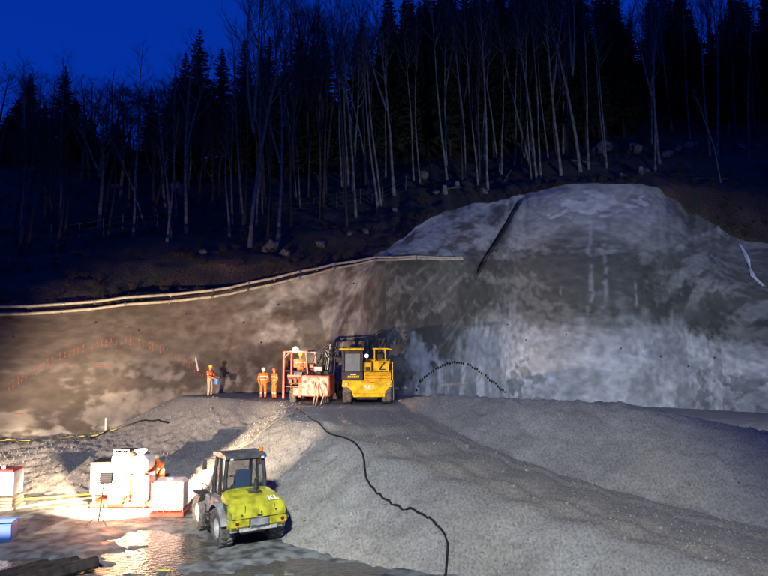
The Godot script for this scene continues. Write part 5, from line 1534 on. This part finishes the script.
func build_slope_things() -> void:
	var rm := worn("boulder", lin(0.17, 0.17, 0.16), 0.9, 0.0, 0.45, 0.8)
	var rocks := []
	for i in 4: rocks.append(rock_mesh(3 + i * 7))
	var spots := [[-8.4, 49.2, 1.9, "large pale boulder"], [-7.2, 48.2, 1.1, ""], [-4.9, 50.9, 1.0, ""], [5.1, 64.4, 0.8, ""], [9.9, 65.2, 1.2, ""], [4.5, 73.5, 1.8, ""], [24.2, 66.5, 0.9, ""], [26.6, 66.8, 1.2, ""], [30.5, 79.0, 2.6, ""], [27.5, 82.5, 3.2, ""], [33.0, 76.0, 1.6, ""], [39.5, 84.0, 1.8, ""], [45.9, 84.0, 1.6, ""], [48.5, 84.5, 1.3, ""], [-36.4, 67.3, 1.6, ""], [-27.0, 65.8, 1.2, ""], [-21.3, 55.0, 0.9, ""], [-21.5, 68.5, 3.0, ""], [-4.8, 80.4, 1.6, ""], [-8.0, 78.0, 1.4, ""], [12.5, 82.0, 1.6, ""], [17.5, 79.0, 2.2, ""], [36.0, 80.0, 1.2, ""], [-13.0, 47.5, 0.7, ""], [-1.5, 54.5, 0.8, ""], [-2.8, 53.0, 0.6, ""], [1.0, 60.5, 0.7, ""]]
	for i in spots.size():
		var q: Array = spots[i]
		var o := put("boulder", rocks[i % 4], rm, self)
		o.position = hp(q[0], q[1], q[2] * 0.18)
		o.rotation = Vector3(rng.randf() * 0.6, rng.randf() * TAU, rng.randf() * 0.6)
		o.scale = Vector3(1.15, 0.7, 1.0) * q[2] * 0.8
		if i == 0: tag(o, "largest pale boulder on the dark bank above the twin pipes", "boulder", "boulders on the wooded slope")
		elif i in [3, 4, 6, 7]: tag(o, "small pale boulder at the tree line above the rock cut", "boulder", "boulders on the wooded slope")
		elif i in [8, 9, 10]: tag(o, "broad grey boulder half buried between the trees", "boulder", "boulders on the wooded slope")
		elif i in [1, 2, 23, 24, 25, 26]: tag(o, "small grey boulder on the dark bank above the pipes", "boulder", "boulders on the wooded slope")
		else: tag(o, "grey boulder in the shade of the wood", "boulder", "boulders on the wooded slope")
	build_fence([Vector2(-13.2, 60.2), Vector2(-10.9, 60.6), Vector2(-8.8, 61.0), Vector2(-6.6, 61.5), Vector2(-4.6, 63.6), Vector2(-2.3, 64.8), Vector2(-0.1, 64.5), Vector2(2.2, 66.5)], "thin wire fence with posts at the tree line above the bank")
	build_fence([Vector2(-24.5, 48.4), Vector2(-22.8, 49.2), Vector2(-21.2, 49.8), Vector2(-20.3, 51.2), Vector2(-19.5, 52.0), Vector2(-18.4, 53.4)], "short wire fence in the darkest part of the slope")
	var lm := worn("log_bark", lin(0.12, 0.14, 0.11), 0.9, 0.0, 0.45)
	for q in [[-14.8, 54.5, 3.4, 0.35], [-12.5, 56.0, 2.6, 0.9], [-15.5, 58.5, 3.0, 0.5], [13.0, 70.5, 3.6, 1.2], [31.0, 66.0, 4.0, 0.15], [6.2, 65.6, 1.6, 0.1], [36.5, 62.0, 3.5, 0.2], [20.5, 73.0, 3.0, -0.5]]:
		var b := MB.new()
		var a := hp(q[0], q[1], 0.10)
		var e := hp(q[0] + cos(q[3]) * q[2], q[1] + sin(q[3]) * q[2], 0.12)
		b.tube([Vector3.ZERO, (e - a) * 0.5 + Vector3(0, 0.06, 0), e - a], [0.11, 0.10, 0.07], 8)
		var o := part("fallen_log", b, lm, self)
		o.position = a
		tag(o, "fallen bare log lying on the forest floor", "log", "fallen logs on the slope")
	# stumps
	for q in [[5.9, 64.0], [7.4, 66.4], [26.0, 66.2]]:
		var b := MB.new()
		b.lathe(Transform3D.IDENTITY, [Vector2(0.42, -0.3), Vector2(0.30, 0.1), Vector2(0.24, 0.5), Vector2(0.22, 0.75), Vector2(0, 0.78)], 12)
		var o := part("tree_stump", b, worn("stump", lin(0.24, 0.215, 0.18), 0.9, 0.0, 0.5), self)
		o.position = hp(q[0], q[1])
		tag(o, "pale cut tree stump at the edge of the rock cut", "stump", "stumps at the tree line")
	# brush: leafless shrubs and bramble, too many and too fine to count
	var bm := MB.new()
	for i in 22:
		var f := rng.randf() * TAU
		var d := Vector3(cos(f), rng.randf_range(0.8, 2.2), sin(f)).normalized()
		var L := rng.randf_range(0.4, 1.0)
		var mid := d * L * 0.5 + Vector3(rng.randf_range(-.06, .06), 0, rng.randf_range(-.06, .06))
		bm.tube([Vector3.ZERO, mid, d * L], [0.012, 0.008, 0.004], 3, false)
		for k in 3:
			var s := d * L * rng.randf_range(0.4, 0.9)
			bm.tube([s, s + Vector3(rng.randf_range(-1, 1), rng.randf_range(0, 1), rng.randf_range(-1, 1)).normalized() * 0.3], [0.006, 0.003], 3, false)
	var mm := MultiMesh.new()
	mm.transform_format = MultiMesh.TRANSFORM_3D
	mm.mesh = bm.mesh()
	var xs := []
	for i in 2400:
		var x := rng.randf_range(-45, 55)
		var e := top_at(x)
		var d := e.x + 0.4 + pow(rng.randf(), 1.6) * 34.0
		if nz.get_noise_2d(x * 2.0 + 300.0, d * 2.0) < -0.12: continue
		xs.append(Transform3D(Basis(Vector3.UP, rng.randf() * TAU).scaled(Vector3.ONE * rng.randf_range(0.3, 0.85)), hp(x, d, -0.05)))
	mm.instance_count = xs.size()
	for i in xs.size(): mm.set_instance_transform(i, xs[i])
	var o := MultiMeshInstance3D.new()
	o.name = numbered("undergrowth")
	o.multimesh = mm
	o.material_override = mat("brush", lin(0.06, 0.043, 0.03), 0.9)
	add_child(o)
	tag(o, "leafless brown brush covering the dark slope above the cut", "undergrowth")
	o.set_meta("kind", "stuff")

func build_gravel() -> void:
	var rm := mat("stone", Color.WHITE, 0.95)
	rm.vertex_color_use_as_albedo = true
	var b := MB.new()
	for j in 3:
		for i in 6:
			var P := []
			for e in [[j, i], [j, i + 1], [j + 1, i + 1], [j + 1, i]]:
				var th: float = PI * e[0] / 3.0; var ph: float = TAU * (e[1] % 6) / 6.0 + 0.4 * e[0]
				var r: float = 0.5 + 0.14 * sin(e[0] * 3.1 + (e[1] % 6) * 2.3)
				P.append(Vector3(sin(th) * cos(ph), 0.75 * cos(th), sin(th) * sin(ph)) * r)
			b.quad(P[0], P[1], P[2], P[3], P[0] + P[2])
	var mm := MultiMesh.new()
	mm.transform_format = MultiMesh.TRANSFORM_3D
	mm.use_colors = true
	mm.mesh = b.mesh()
	var xs := []; var cs := []
	for i in 75000:
		var d := 15.5 + pow(rng.randf(), 1.6) * 22.0
		var x := rng.randf_range(-0.62, 0.62) * d
		var y := ground(x, d)
		var rd := absf(ramp_dist(x, d))
		if y < 0.2: continue
		if rd < 2.4 and rng.randf() < 0.8: continue
		var s := 0.02 + 0.05 * pow(rng.randf(), 4.0) + (0.14 * rng.randf() if rng.randf() < 0.008 else 0.0)
		xs.append(Transform3D(Basis.from_euler(Vector3(rng.randf(), rng.randf() * TAU, rng.randf())).scaled(Vector3.ONE * s), Vector3(x, y + s * 0.1, -d)))
		var g := rng.randf_range(0.21, 0.34)
		cs.append(Color(g, g * 0.96, g * 0.9))
	mm.instance_count = xs.size()
	for i in xs.size():
		mm.set_instance_transform(i, xs[i])
		mm.set_instance_color(i, cs[i])
	var o := MultiMeshInstance3D.new()
	o.name = numbered("gravel")
	o.multimesh = mm
	o.material_override = rm
	add_child(o)
	tag(o, "loose grey gravel strewn over the spoil heaps", "gravel")
	o.set_meta("kind", "stuff")

# ---------------------------------------------------------------- trees
func grow(tr: MB, cr: MB, p: Vector3, d: Vector3, L: float, r: float, lvl: int, g: RandomNumberGenerator) -> void:
	var k := 3 if lvl > 1 else 2
	var pts := [p]
	var dir := d
	for i in k:
		dir = (dir + Vector3(g.randf_range(-.22, .22), 0.10 + g.randf_range(-.05, .1), g.randf_range(-.22, .22))).normalized()
		pts.append(pts[-1] + dir * L / k)
	var rad := []
	for i in k + 1: rad.append(r * (1.0 - 0.75 * i / k))
	(tr if lvl >= 2 else cr).tube(pts, rad, 5 if lvl >= 3 else (4 if lvl == 2 else 3), false)
	if lvl == 0: return
	var n: int = [0, 7, 6, 6][lvl]
	for i in n:
		var t := g.randf_range(0.25, 1.0)
		var f := t * k
		var a: Vector3 = pts[mini(int(f), k - 1)].lerp(pts[mini(int(f), k - 1) + 1], f - mini(int(f), k - 1))
		var s := dir.cross(Vector3(g.randf_range(-1, 1), g.randf_range(-.3, .3), g.randf_range(-1, 1))).normalized()
		grow(tr, cr, a, (dir * 0.85 + s * g.randf_range(0.5, 0.9)).normalized(), L * g.randf_range(0.35, 0.55), r * (1.0 - 0.6 * t) * 0.5, lvl - 1, g)

func bare_tree(sd: int, H: float, r: float, forks: int, first: float, nb: int) -> Array:
	var g := RandomNumberGenerator.new(); g.seed = sd
	var tr := MB.new(); var cr := MB.new()
	var stems := [[Vector3(0, -0.3, 0), Vector3.UP, H, r, 0.0]]
	for f in forks:
		var a := g.randf() * TAU
		var y := H * g.randf_range(0.18, 0.45)
		stems.append([Vector3(0, y, 0), Vector3(cos(a) * 0.30, 1, sin(a) * 0.30).normalized(), (H - y) * 0.9, r * 0.7, 0.0])
	for st in stems:
		var pts := [st[0]]
		var dir: Vector3 = st[1]
		var k := 11
		var rad := [st[3] * (1.35 if st[2] == H else 1.0)]
		var cv := Vector3(g.randf_range(-.03, .03), 0, g.randf_range(-.03, .03))
		for i in k:
			dir = (dir + cv + Vector3(g.randf_range(-.05, .05), 0.03, g.randf_range(-.05, .05))).normalized()
			pts.append(pts[-1] + dir * st[2] / k)
			rad.append(st[3] * (1.0 - 0.82 * (i + 1) / k))
		tr.tube(pts, rad, 7, false)
		for b in nb:
			var t := first + (1.0 - first) * (b + g.randf()) / nb
			var f := t * k
			var i0 := mini(int(f), k - 1)
			var a: Vector3 = pts[i0].lerp(pts[i0 + 1], f - i0)
			var ph := g.randf() * TAU
			var d := Vector3(cos(ph), g.randf_range(0.6, 1.5), sin(ph)).normalized()
			grow(tr, cr, a, d, (1.15 - t) * H * g.randf_range(0.16, 0.30) + 0.7, rad[i0] * 0.45 + 0.008, 2, g)
	return [tr.mesh(), cr.mesh()]

func spruce(sd: int, H: float, w: float) -> Array:
	var g := RandomNumberGenerator.new(); g.seed = sd
	var tr := MB.new(); var cr := MB.new()
	tr.tube([Vector3(0, -0.3, 0), Vector3(0, H * .5, 0), Vector3(0, H, 0)], [H * 0.013, H * 0.007, 0.02], 6, false)
	var y := H * 0.14
	while y < H * 0.99:
		var f := (y / H)
		var L := w * (1.0 - f) * (0.85 + 0.3 * g.randf()) + 0.12
		var nb := 6 if f < 0.8 else 5
		for i in nb:
			if g.randf() < 0.12: continue
			var a := TAU * (i + g.randf() * 0.7) / nb
			var out := Vector3(cos(a), 0, sin(a)); var sd_ := Vector3(-sin(a), 0, cos(a))
			var l := L * g.randf_range(0.65, 1.1)
			var droop := 0.35 * (1.0 - f) - 0.1
			var k := 6
			for s in k: # boughs of small hanging needle sprays
				var t0 := float(s) / k; var t1 := float(s + 1) / k
				var p0 := Vector3(0, y, 0) + out * l * t0 - Vector3.UP * l * droop * t0 * t0 + Vector3.UP * 0.12 * l * t0 * t0 * t0
				var p1 := Vector3(0, y, 0) + out * l * t1 - Vector3.UP * l * droop * t1 * t1 + Vector3.UP * 0.12 * l * t1 * t1 * t1
				for q in 3:
					var sgn := -1.0 if q == 0 else (1.0 if q == 1 else 0.0)
					var m := p0.lerp(p1, g.randf())
					var tip := m + sd_ * sgn * l * 0.22 * g.randf_range(0.5, 1.2) * (1.1 - t0) + out * l * 0.16 + Vector3.DOWN * (0.10 + 0.22 * g.randf()) * (0.6 + l * 0.2)
					var wd := (tip - m).cross(Vector3.UP).normalized() * (0.08 + 0.05 * l)
					cr.flat(m - wd, m + wd, tip, Vector3.UP)
					cr.flat(m, tip, m.lerp(tip, 0.5) + Vector3.DOWN * (0.12 + 0.07 * l), sd_)
		y += H * 0.016 + 0.12
	return [tr.mesh(), cr.mesh()]

func pine(sd: int, H: float) -> Array:
	var g := RandomNumberGenerator.new(); g.seed = sd
	var tr := MB.new(); var cr := MB.new()
	tr.tube([Vector3(0, -0.3, 0), Vector3(0.15, H * .5, 0), Vector3(0, H * 0.92, 0)], [H * 0.014, H * 0.011, 0.05], 6, false)
	for i in 16:
		var y := H * g.randf_range(0.55, 0.95)
		var a := g.randf() * TAU
		var L := H * 0.24 * sin(PI * clampf((y / H - 0.48) / 0.55, 0.1, 0.95)) * g.randf_range(0.6, 1.0)
		var e := Vector3(cos(a) * L, y + L * 0.35, sin(a) * L)
		tr.tube([Vector3(0, y, 0), e], [0.06, 0.02], 4, false)
		for k in 130:
			var c := e.lerp(Vector3(0, y + 0.3, 0), g.randf() * 0.5) + Vector3(g.randf_range(-1, 1), g.randf_range(-.5, .6), g.randf_range(-1, 1)) * 0.8
			var d := Vector3(g.randf_range(-1, 1), g.randf_range(-.2, 1), g.randf_range(-1, 1)).normalized() * 0.32
			var wv := d.cross(Vector3(0.3, 1, 0.2)).normalized() * 0.07
			cr.flat(c - wv, c + wv, c + d, Vector3.UP)
	return [tr.mesh(), cr.mesh()]

func plant_tree(v: Array, tm: Material, cm: Material, at: Vector3, sc: Vector3, turn: float, lean: float, called: String, label: String, group: String) -> void:
	var o := thing(called, at, 0, label, "tree", group)
	var bs := Basis(Vector3.BACK, -lean) * Basis(Vector3.UP, turn)
	o.basis = bs.scaled_local(sc)
	put("trunk", v[0], tm, o)
	put("crown", v[1], cm, o)

func zone(x: float, d: float) -> String:
	if x < -28.0: return "at the low open end of the skyline"
	if x < -9.0: return "in the wood behind the forked beech"
	if x < 8.0: return "in the wood behind the wire fence"
	if d < 95.0: return "in the wood above the pale concrete apron"
	return "on the high ridge above the apron"

func build_trees() -> void:
	var bark := worn("beech_bark", lin(0.19, 0.185, 0.165), 0.9, 0.0, 0.55, 0.5)
	var twig := mat("twig", lin(0.05, 0.043, 0.036), 0.9)
	var dark := worn("dark_bark", lin(0.06, 0.05, 0.042), 0.9, 0.0, 0.5)
	var needle := mat("needle", lin(0.018, 0.028, 0.016), 0.9)
	var V := [bare_tree(1, 17, 0.14, 0, 0.58, 20), bare_tree(2, 17, 0.12, 0, 0.62, 18), bare_tree(3, 17, 0.16, 1, 0.52, 18), bare_tree(4, 17, 0.10, 0, 0.62, 16), bare_tree(5, 17, 0.18, 2, 0.52, 16)]
	# [x, d, height, lean in metres over the height, variant]
	var near := [[-15.9, 52.9, 15, -0.6, 2], [-18.1, 57.3, 13, -1, 1], [-19.9, 54.8, 11, -3.0, 3], [-13.3, 57.7, 14, 0.4, 1], [-12.4, 57.9, 16, -0.9, 0], [-11.3, 58.2, 15, -0.3, 1], [-11.2, 60.5, 14, -0.2, 3], [-8.2, 64.2, 15, -0.2, 3], [-1.2, 64.3, 15, -2.2, 3], [-0.6, 63.0, 16, -1.8, 0], [-0.3, 63.6, 16, -1.2, 1], [1.0, 65.3, 18, -1.6, 2], [3.2, 70.9, 15, -1.3, 1], [3.9, 70.7, 16, -1.2, 3], [6.7, 68.9, 20, -2.2, 0], [9.0, 71.5, 14, -1.0, 3], [10.1, 70.3, 16, -0.8, 1], [10.5, 66.4, 18, -0.6, 0], [13.2, 74.5, 15, -2.3, 1], [16.5, 74.0, 17, -4.3, 0], [16.1, 69.0, 18, -1.6, 0], [16.6, 69.3, 17, -0.8, 1], [15.7, 69.8, 16, -1.9, 3], [18.7, 69.1, 18, -1.5, 2], [20.9, 69.6, 20, -1.2, 4], [21.9, 69.9, 17, 0.0, 1], [24.1, 70.7, 15, 0.3, 3], [29.1, 70.2, 15, -0.3, 1], [40.2, 90.9, 20, -2.4, 2], [30.6, 72.5, 15, -1.2, 4], [41.4, 88.2, 16, 0.2, 1], [33.1, 64.4, 9, -1.2, 3], [49.0, 90.9, 21, -1.2, 0], [51.0, 92.8, 22, -0.2, 0], [47.0, 89.1, 17, 2.2, 1], [38.2, 76.5, 17, -0.8, 0], [39.6, 77.5, 16, 0.3, 1], [42.5, 76.0, 17, -0.6, 3], [15.4, 77.0, 17, 0.8, 1], [19.2, 76.3, 16, -0.9, 3], [-3.8, 64.2, 15, 0.3, 3], [-6.8, 69.9, 15, 0.4, 1], [-27.1, 49.1, 12, -0.3, 3], [-26.0, 52.8, 13, -0.4, 1], [-22.8, 60.5, 14, 0.4, 1], [26.5, 78.5, 16, -0.5, 1], [12.0, 79.5, 17, 0.5, 0], [7.5, 78.5, 17, -0.4, 2], [0.2, 76.0, 17, 0.6, 1], [-4.0, 73.5, 17, -0.6, 0], [34.5, 84.0, 17, 0.4, 0], [22.5, 82.0, 17, -0.3, 2]]
	for q in near:
		var v: int = q[4]
		var hs: float = q[2] / 17.0 * (1.3 if q[0] > -9.0 and q[2] > 10 else 1.1)
		var lean: float = atan(q[3] / q[2])
		var kind := [["bare_beech", "bare straight grey-barked beech in the floodlit tree row above the cut"], ["bare_beech", "bare slender pale-barked beech in the wood above the cut"], ["bare_beech", "bare pale beech with its trunk forked in two"], ["bare_beech", "bare thin young beech in the wood above the cut"], ["bare_beech", "stout bare beech with three heavy stems"]][v] as Array
		var label: String = kind[1]
		if q[0] == 16.5: label = "bare beech leaning steeply across its neighbours"
		elif q[0] == 33.1: label = "small thin pale sapling standing alone above the rock shoulder"
		elif q[0] == 20.9: label = "tallest stout bare beech above the pale concrete apron"
		elif q[0] == -15.9: label = "bare beech with a low Y fork above the twin pipes"
		elif q[0] == 6.7: label = "tall bare beech leaning over the concrete facet with the crease"
		plant_tree(V[v], bark, twig, hp(q[0], q[1]), Vector3(rng.randf_range(0.85, 1.15) * (0.6 if q[2] < 10 else 1.0), hs, 1.0), rng.randf() * TAU, lean, kind[0], label, "bare beeches above the rock cut")
	# evergreens along the skyline
	var S := [spruce(11, 20, 4.0), spruce(12, 20, 3.3), spruce(13, 20, 4.8)]
	var cons := [[-47.5, 82, 5.2, 0, 0.6], [-46.0, 84, 10.0, 2, 0.71], [-42.4, 86, 11.0, 2, 0.76], [-41.8, 80, 7.0, 0, 0.6], [-39.8, 88, 4.3, 1, 0.6], [-36.0, 86, 3.9, 2, 0.6], [-31.6, 88, 10.0, 1, 0.71], [-27.7, 86, 12.2, 2, 0.83], [-24.1, 84, 18.6, 2, 1.15], [-28.3, 92, 15.3, 0, 1.0], [-22.6, 90, 16.6, 2, 1.07], [-19.0, 88, 17.9, 0, 1.14], [-17.8, 94, 17.2, 1, 1.11], [-16.0, 90, 18.4, 1, 1.15], [-12.0, 92, 19.0, 2, 1.15], [-13.4, 88, 16.4, 0, 1.06], [-8.3, 90, 18.6, 0, 1.15], [-10.7, 96, 16.7, 2, 1.08], [-3.3, 96, 20.5, 2, 1.15], [0.1, 94, 20.5, 2, 1.15], [5.4, 96, 21.1, 1, 1.15], [8.8, 100, 22.4, 2, 1.15], [15.6, 104, 17.8, 0, 1.14], [22.5, 106, 15.0, 2, 0.98], [31.8, 104, 17.8, 2, 1.14], [35.1, 104, 18.6, 1, 1.15], [43.3, 104, 22.0, 0, 1.15], [49.1, 106, 21.9, 2, 1.15], [58.0, 104, 22.0, 0, 1.15], [60.8, 102, 22.0, 2, 1.15], [-44.6, 73, 4.2, 0, 0.95], [-42.3, 75, 7.2, 2, 0.92], [-36.6, 77, 7.8, 2, 0.94], [-37.9, 71, 5.3, 2, 0.94], [-36.0, 79, 3.7, 0, 0.96], [-34.0, 77, 3.4, 0, 0.85], [-29.2, 71, 6.5, 2, 0.83], [-27.9, 79, 7.2, 1, 0.83], [-23.6, 77, 8.6, 2, 0.81], [-21.3, 75, 12.5, 2, 0.77], [-26.1, 83, 10.5, 0, 0.96], [-18.4, 81, 11.3, 2, 0.91], [-16.3, 79, 12.1, 1, 0.99], [-14.4, 85, 11.7, 2, 0.73], [-13.8, 81, 12.4, 2, 0.95], [-10.5, 83, 12.8, 1, 0.74], [-12.1, 79, 11.2, 2, 1.0], [-9.1, 81, 12.5, 0, 0.82], [-11.0, 87, 11.4, 1, 0.83], [-5.4, 83, 13.4, 0, 0.71]]
	for q in cons:
		var label := ("tall" if q[2] > 15.0 else "short") + " dark spruce " + zone(q[0], q[1])
		if q[0] == -24.1: label = "tall broad spruce rising highest at the open sky"
		elif q[0] == -42.4: label = "broad dark spruce standing beside the dead snag on the skyline"
		elif q[0] == -46.0: label = "slim dark spruce against the sky next to a broader one"
		plant_tree(S[q[3]], dark, needle, hp(q[0], q[1]), Vector3(q[4] * rng.randf_range(0.85, 1.1), q[2] / 20.0, q[4]), rng.randf() * TAU, 0.0, "spruce_tree", label, "spruces on the skyline")
	plant_tree(pine(21, 12), dark, needle, hp(-31.4, 80), Vector3.ONE * 0.78, 0.4, 0.02, "pine_tree", "round-topped pine standing clear against the blue sky", "pines")
	# dead snag
	var tr := MB.new()
	tr.tube([Vector3(0, -0.3, 0), Vector3(0.1, 4.5, 0), Vector3(0.0, 9.2, 0)], [0.16, 0.11, 0.03], 6, false)
	for i in 9: tr.tube([Vector3(0.05, 3.5 + i * 0.6, 0), Vector3(cos(i * 2.4) * 0.8, 3.4 + i * 0.62, sin(i * 2.4) * 0.8)], [0.025, 0.006], 4, false)
	var sn := thing("dead_tree", hp(-34.4, 82), 0, "bare dead snag with short broken branches against the sky", "tree", "dead trees")
	put("trunk", tr.mesh(), dark, sn)
	# depth of the wood: more trees behind
	for i in 200:
		var x := rng.randf_range(-44, 66) if i < 150 else rng.randf_range(-30, -2)
		var d := rng.randf_range(72, 130)
		if x < -14: d = rng.randf_range(66, 100)
		if i >= 150: d = top_at(x).x + rng.randf_range(9, 30)
		var h := rng.randf_range(15, 23) if x > -12 else rng.randf_range(8, 12)
		var k := rng.randi() % 5
		var bk := rng.randf() < (0.8 if i < 150 else 0.7)
		var look: String = ("dark " if bk else "grey ") + ["straight bare tree ", "slender bare tree ", "forked bare tree ", "thin bare tree ", "many-stemmed bare tree "][k]
		plant_tree(V[k], dark if bk else bark, twig, hp(x, d), Vector3(1, h / 17.0, 1), rng.randf() * TAU, rng.randf_range(-.06, .04), "forest_tree", look + zone(x, d), "bare trees in the depth of the wood")
	for i in 145:
		var x := rng.randf_range(-2, 82) if i < 85 else rng.randf_range(0, 30)
		var d := rng.randf_range(88, 134) if i < 110 else rng.randf_range(82, 100)
		var h := rng.randf_range(14, 23) if i < 110 else rng.randf_range(20, 26)
		plant_tree(S[rng.randi() % 3], dark, needle, hp(x, d), Vector3(rng.randf_range(0.8, 1.2), h / 20.0, 1.0), rng.randf() * TAU, 0.0, "spruce_tree", ("tall" if h > 15.0 else "short") + " dark spruce " + zone(x, d), "spruces on the skyline")

func _ready() -> void:
	rng.seed = 20240
	nz = FastNoiseLite.new(); nz.seed = 5; nz.frequency = 0.08; nz.noise_type = FastNoiseLite.TYPE_SIMPLEX_SMOOTH; nz.fractal_octaves = 4
	nz2 = FastNoiseLite.new(); nz2.seed = 9; nz2.frequency = 0.15; nz2.noise_type = FastNoiseLite.TYPE_SIMPLEX_SMOOTH; nz2.fractal_octaves = 4
	# camera
	var cam := Camera3D.new()
	cam.name = "camera"
	add_child(cam)
	cam.position = Vector3(0, 6.26, 0)
	cam.rotation_degrees = Vector3(4.5, 0, 0)
	cam.fov = 46.83
	cam.near = 0.1
	cam.far = 600.0
	cam.current = true
	# dusk sky
	var env := Environment.new()
	env.background_mode = Environment.BG_SKY
	var sky := Sky.new()
	var sk := ProceduralSkyMaterial.new()
	sk.sky_top_color = Color(0.0, 0.02, 0.17)
	sk.sky_horizon_color = Color(0.013, 0.205, 0.68)
	sk.sky_curve = 1.5
	sk.ground_bottom_color = Color(0.02, 0.03, 0.06)
	sk.ground_horizon_color = Color(0.012, 0.12, 0.42)
	sky.sky_material = sk
	env.sky = sky
	env.background_energy_multiplier = 1.0
	env.tonemap_mode = Environment.TONE_MAPPER_LINEAR
	env.tonemap_exposure = 1.0
	env.sdfgi_enabled = true
	env.ssao_enabled = true
	env.ssil_enabled = true
	var we := WorldEnvironment.new()
	we.name = "environment"
	we.environment = env
	add_child(we)
	# site floodlights: a cool mast behind the camera on the right, a warm one on the left; the tripod lamp has its own builder
	var cool := Color(0.95, 0.98, 1.0)
	var white := Color(0.95, 0.98, 0.97)
	var warm := Color(1.0, 0.87, 0.745)
	flood_mast(Vector3(25, 0, -17), 7.0, [
		{"to": Vector3(16, 8.5, -54), "c": cool, "e": 930.0, "ang": 34.0, "soft": 0.9}], glow("cool_glass", Color(0.85, 0.95, 1.0), 8.0), "floodlight mast with a cool white lamp facing the far rock face")
	flood_mast(Vector3(-4, 0, 7), 19.0, [
		{"to": Vector3(-11.0, -2.5, -24), "c": white, "e": 1000.0, "ang": 21.0, "soft": 0.6},
		{"to": Vector3(1.6, -2.5, -21), "c": white, "e": 1250.0, "ang": 22.0, "soft": 0.6}], glow("white_glass", Color(1.0, 0.97, 0.9), 8.0), "tall floodlight mast with two white lamps facing the haul road")
	flood_mast(Vector3(-13.2, 0, -9.5), 2.8, [
		{"to": Vector3(-8.2, 3.6, -40), "c": warm, "e": 1350.0, "ang": 26.0, "soft": 0.5, "size": 0.05, "added_visor": 0.0}], glow("warm_glass", Color(1.0, 0.88, 0.7), 8.0), "low floodlight stand with a warm lamp facing the brown rock face")
	build_hill()
	build_ground()
	build_walls()
	build_pipes()
	build_site()
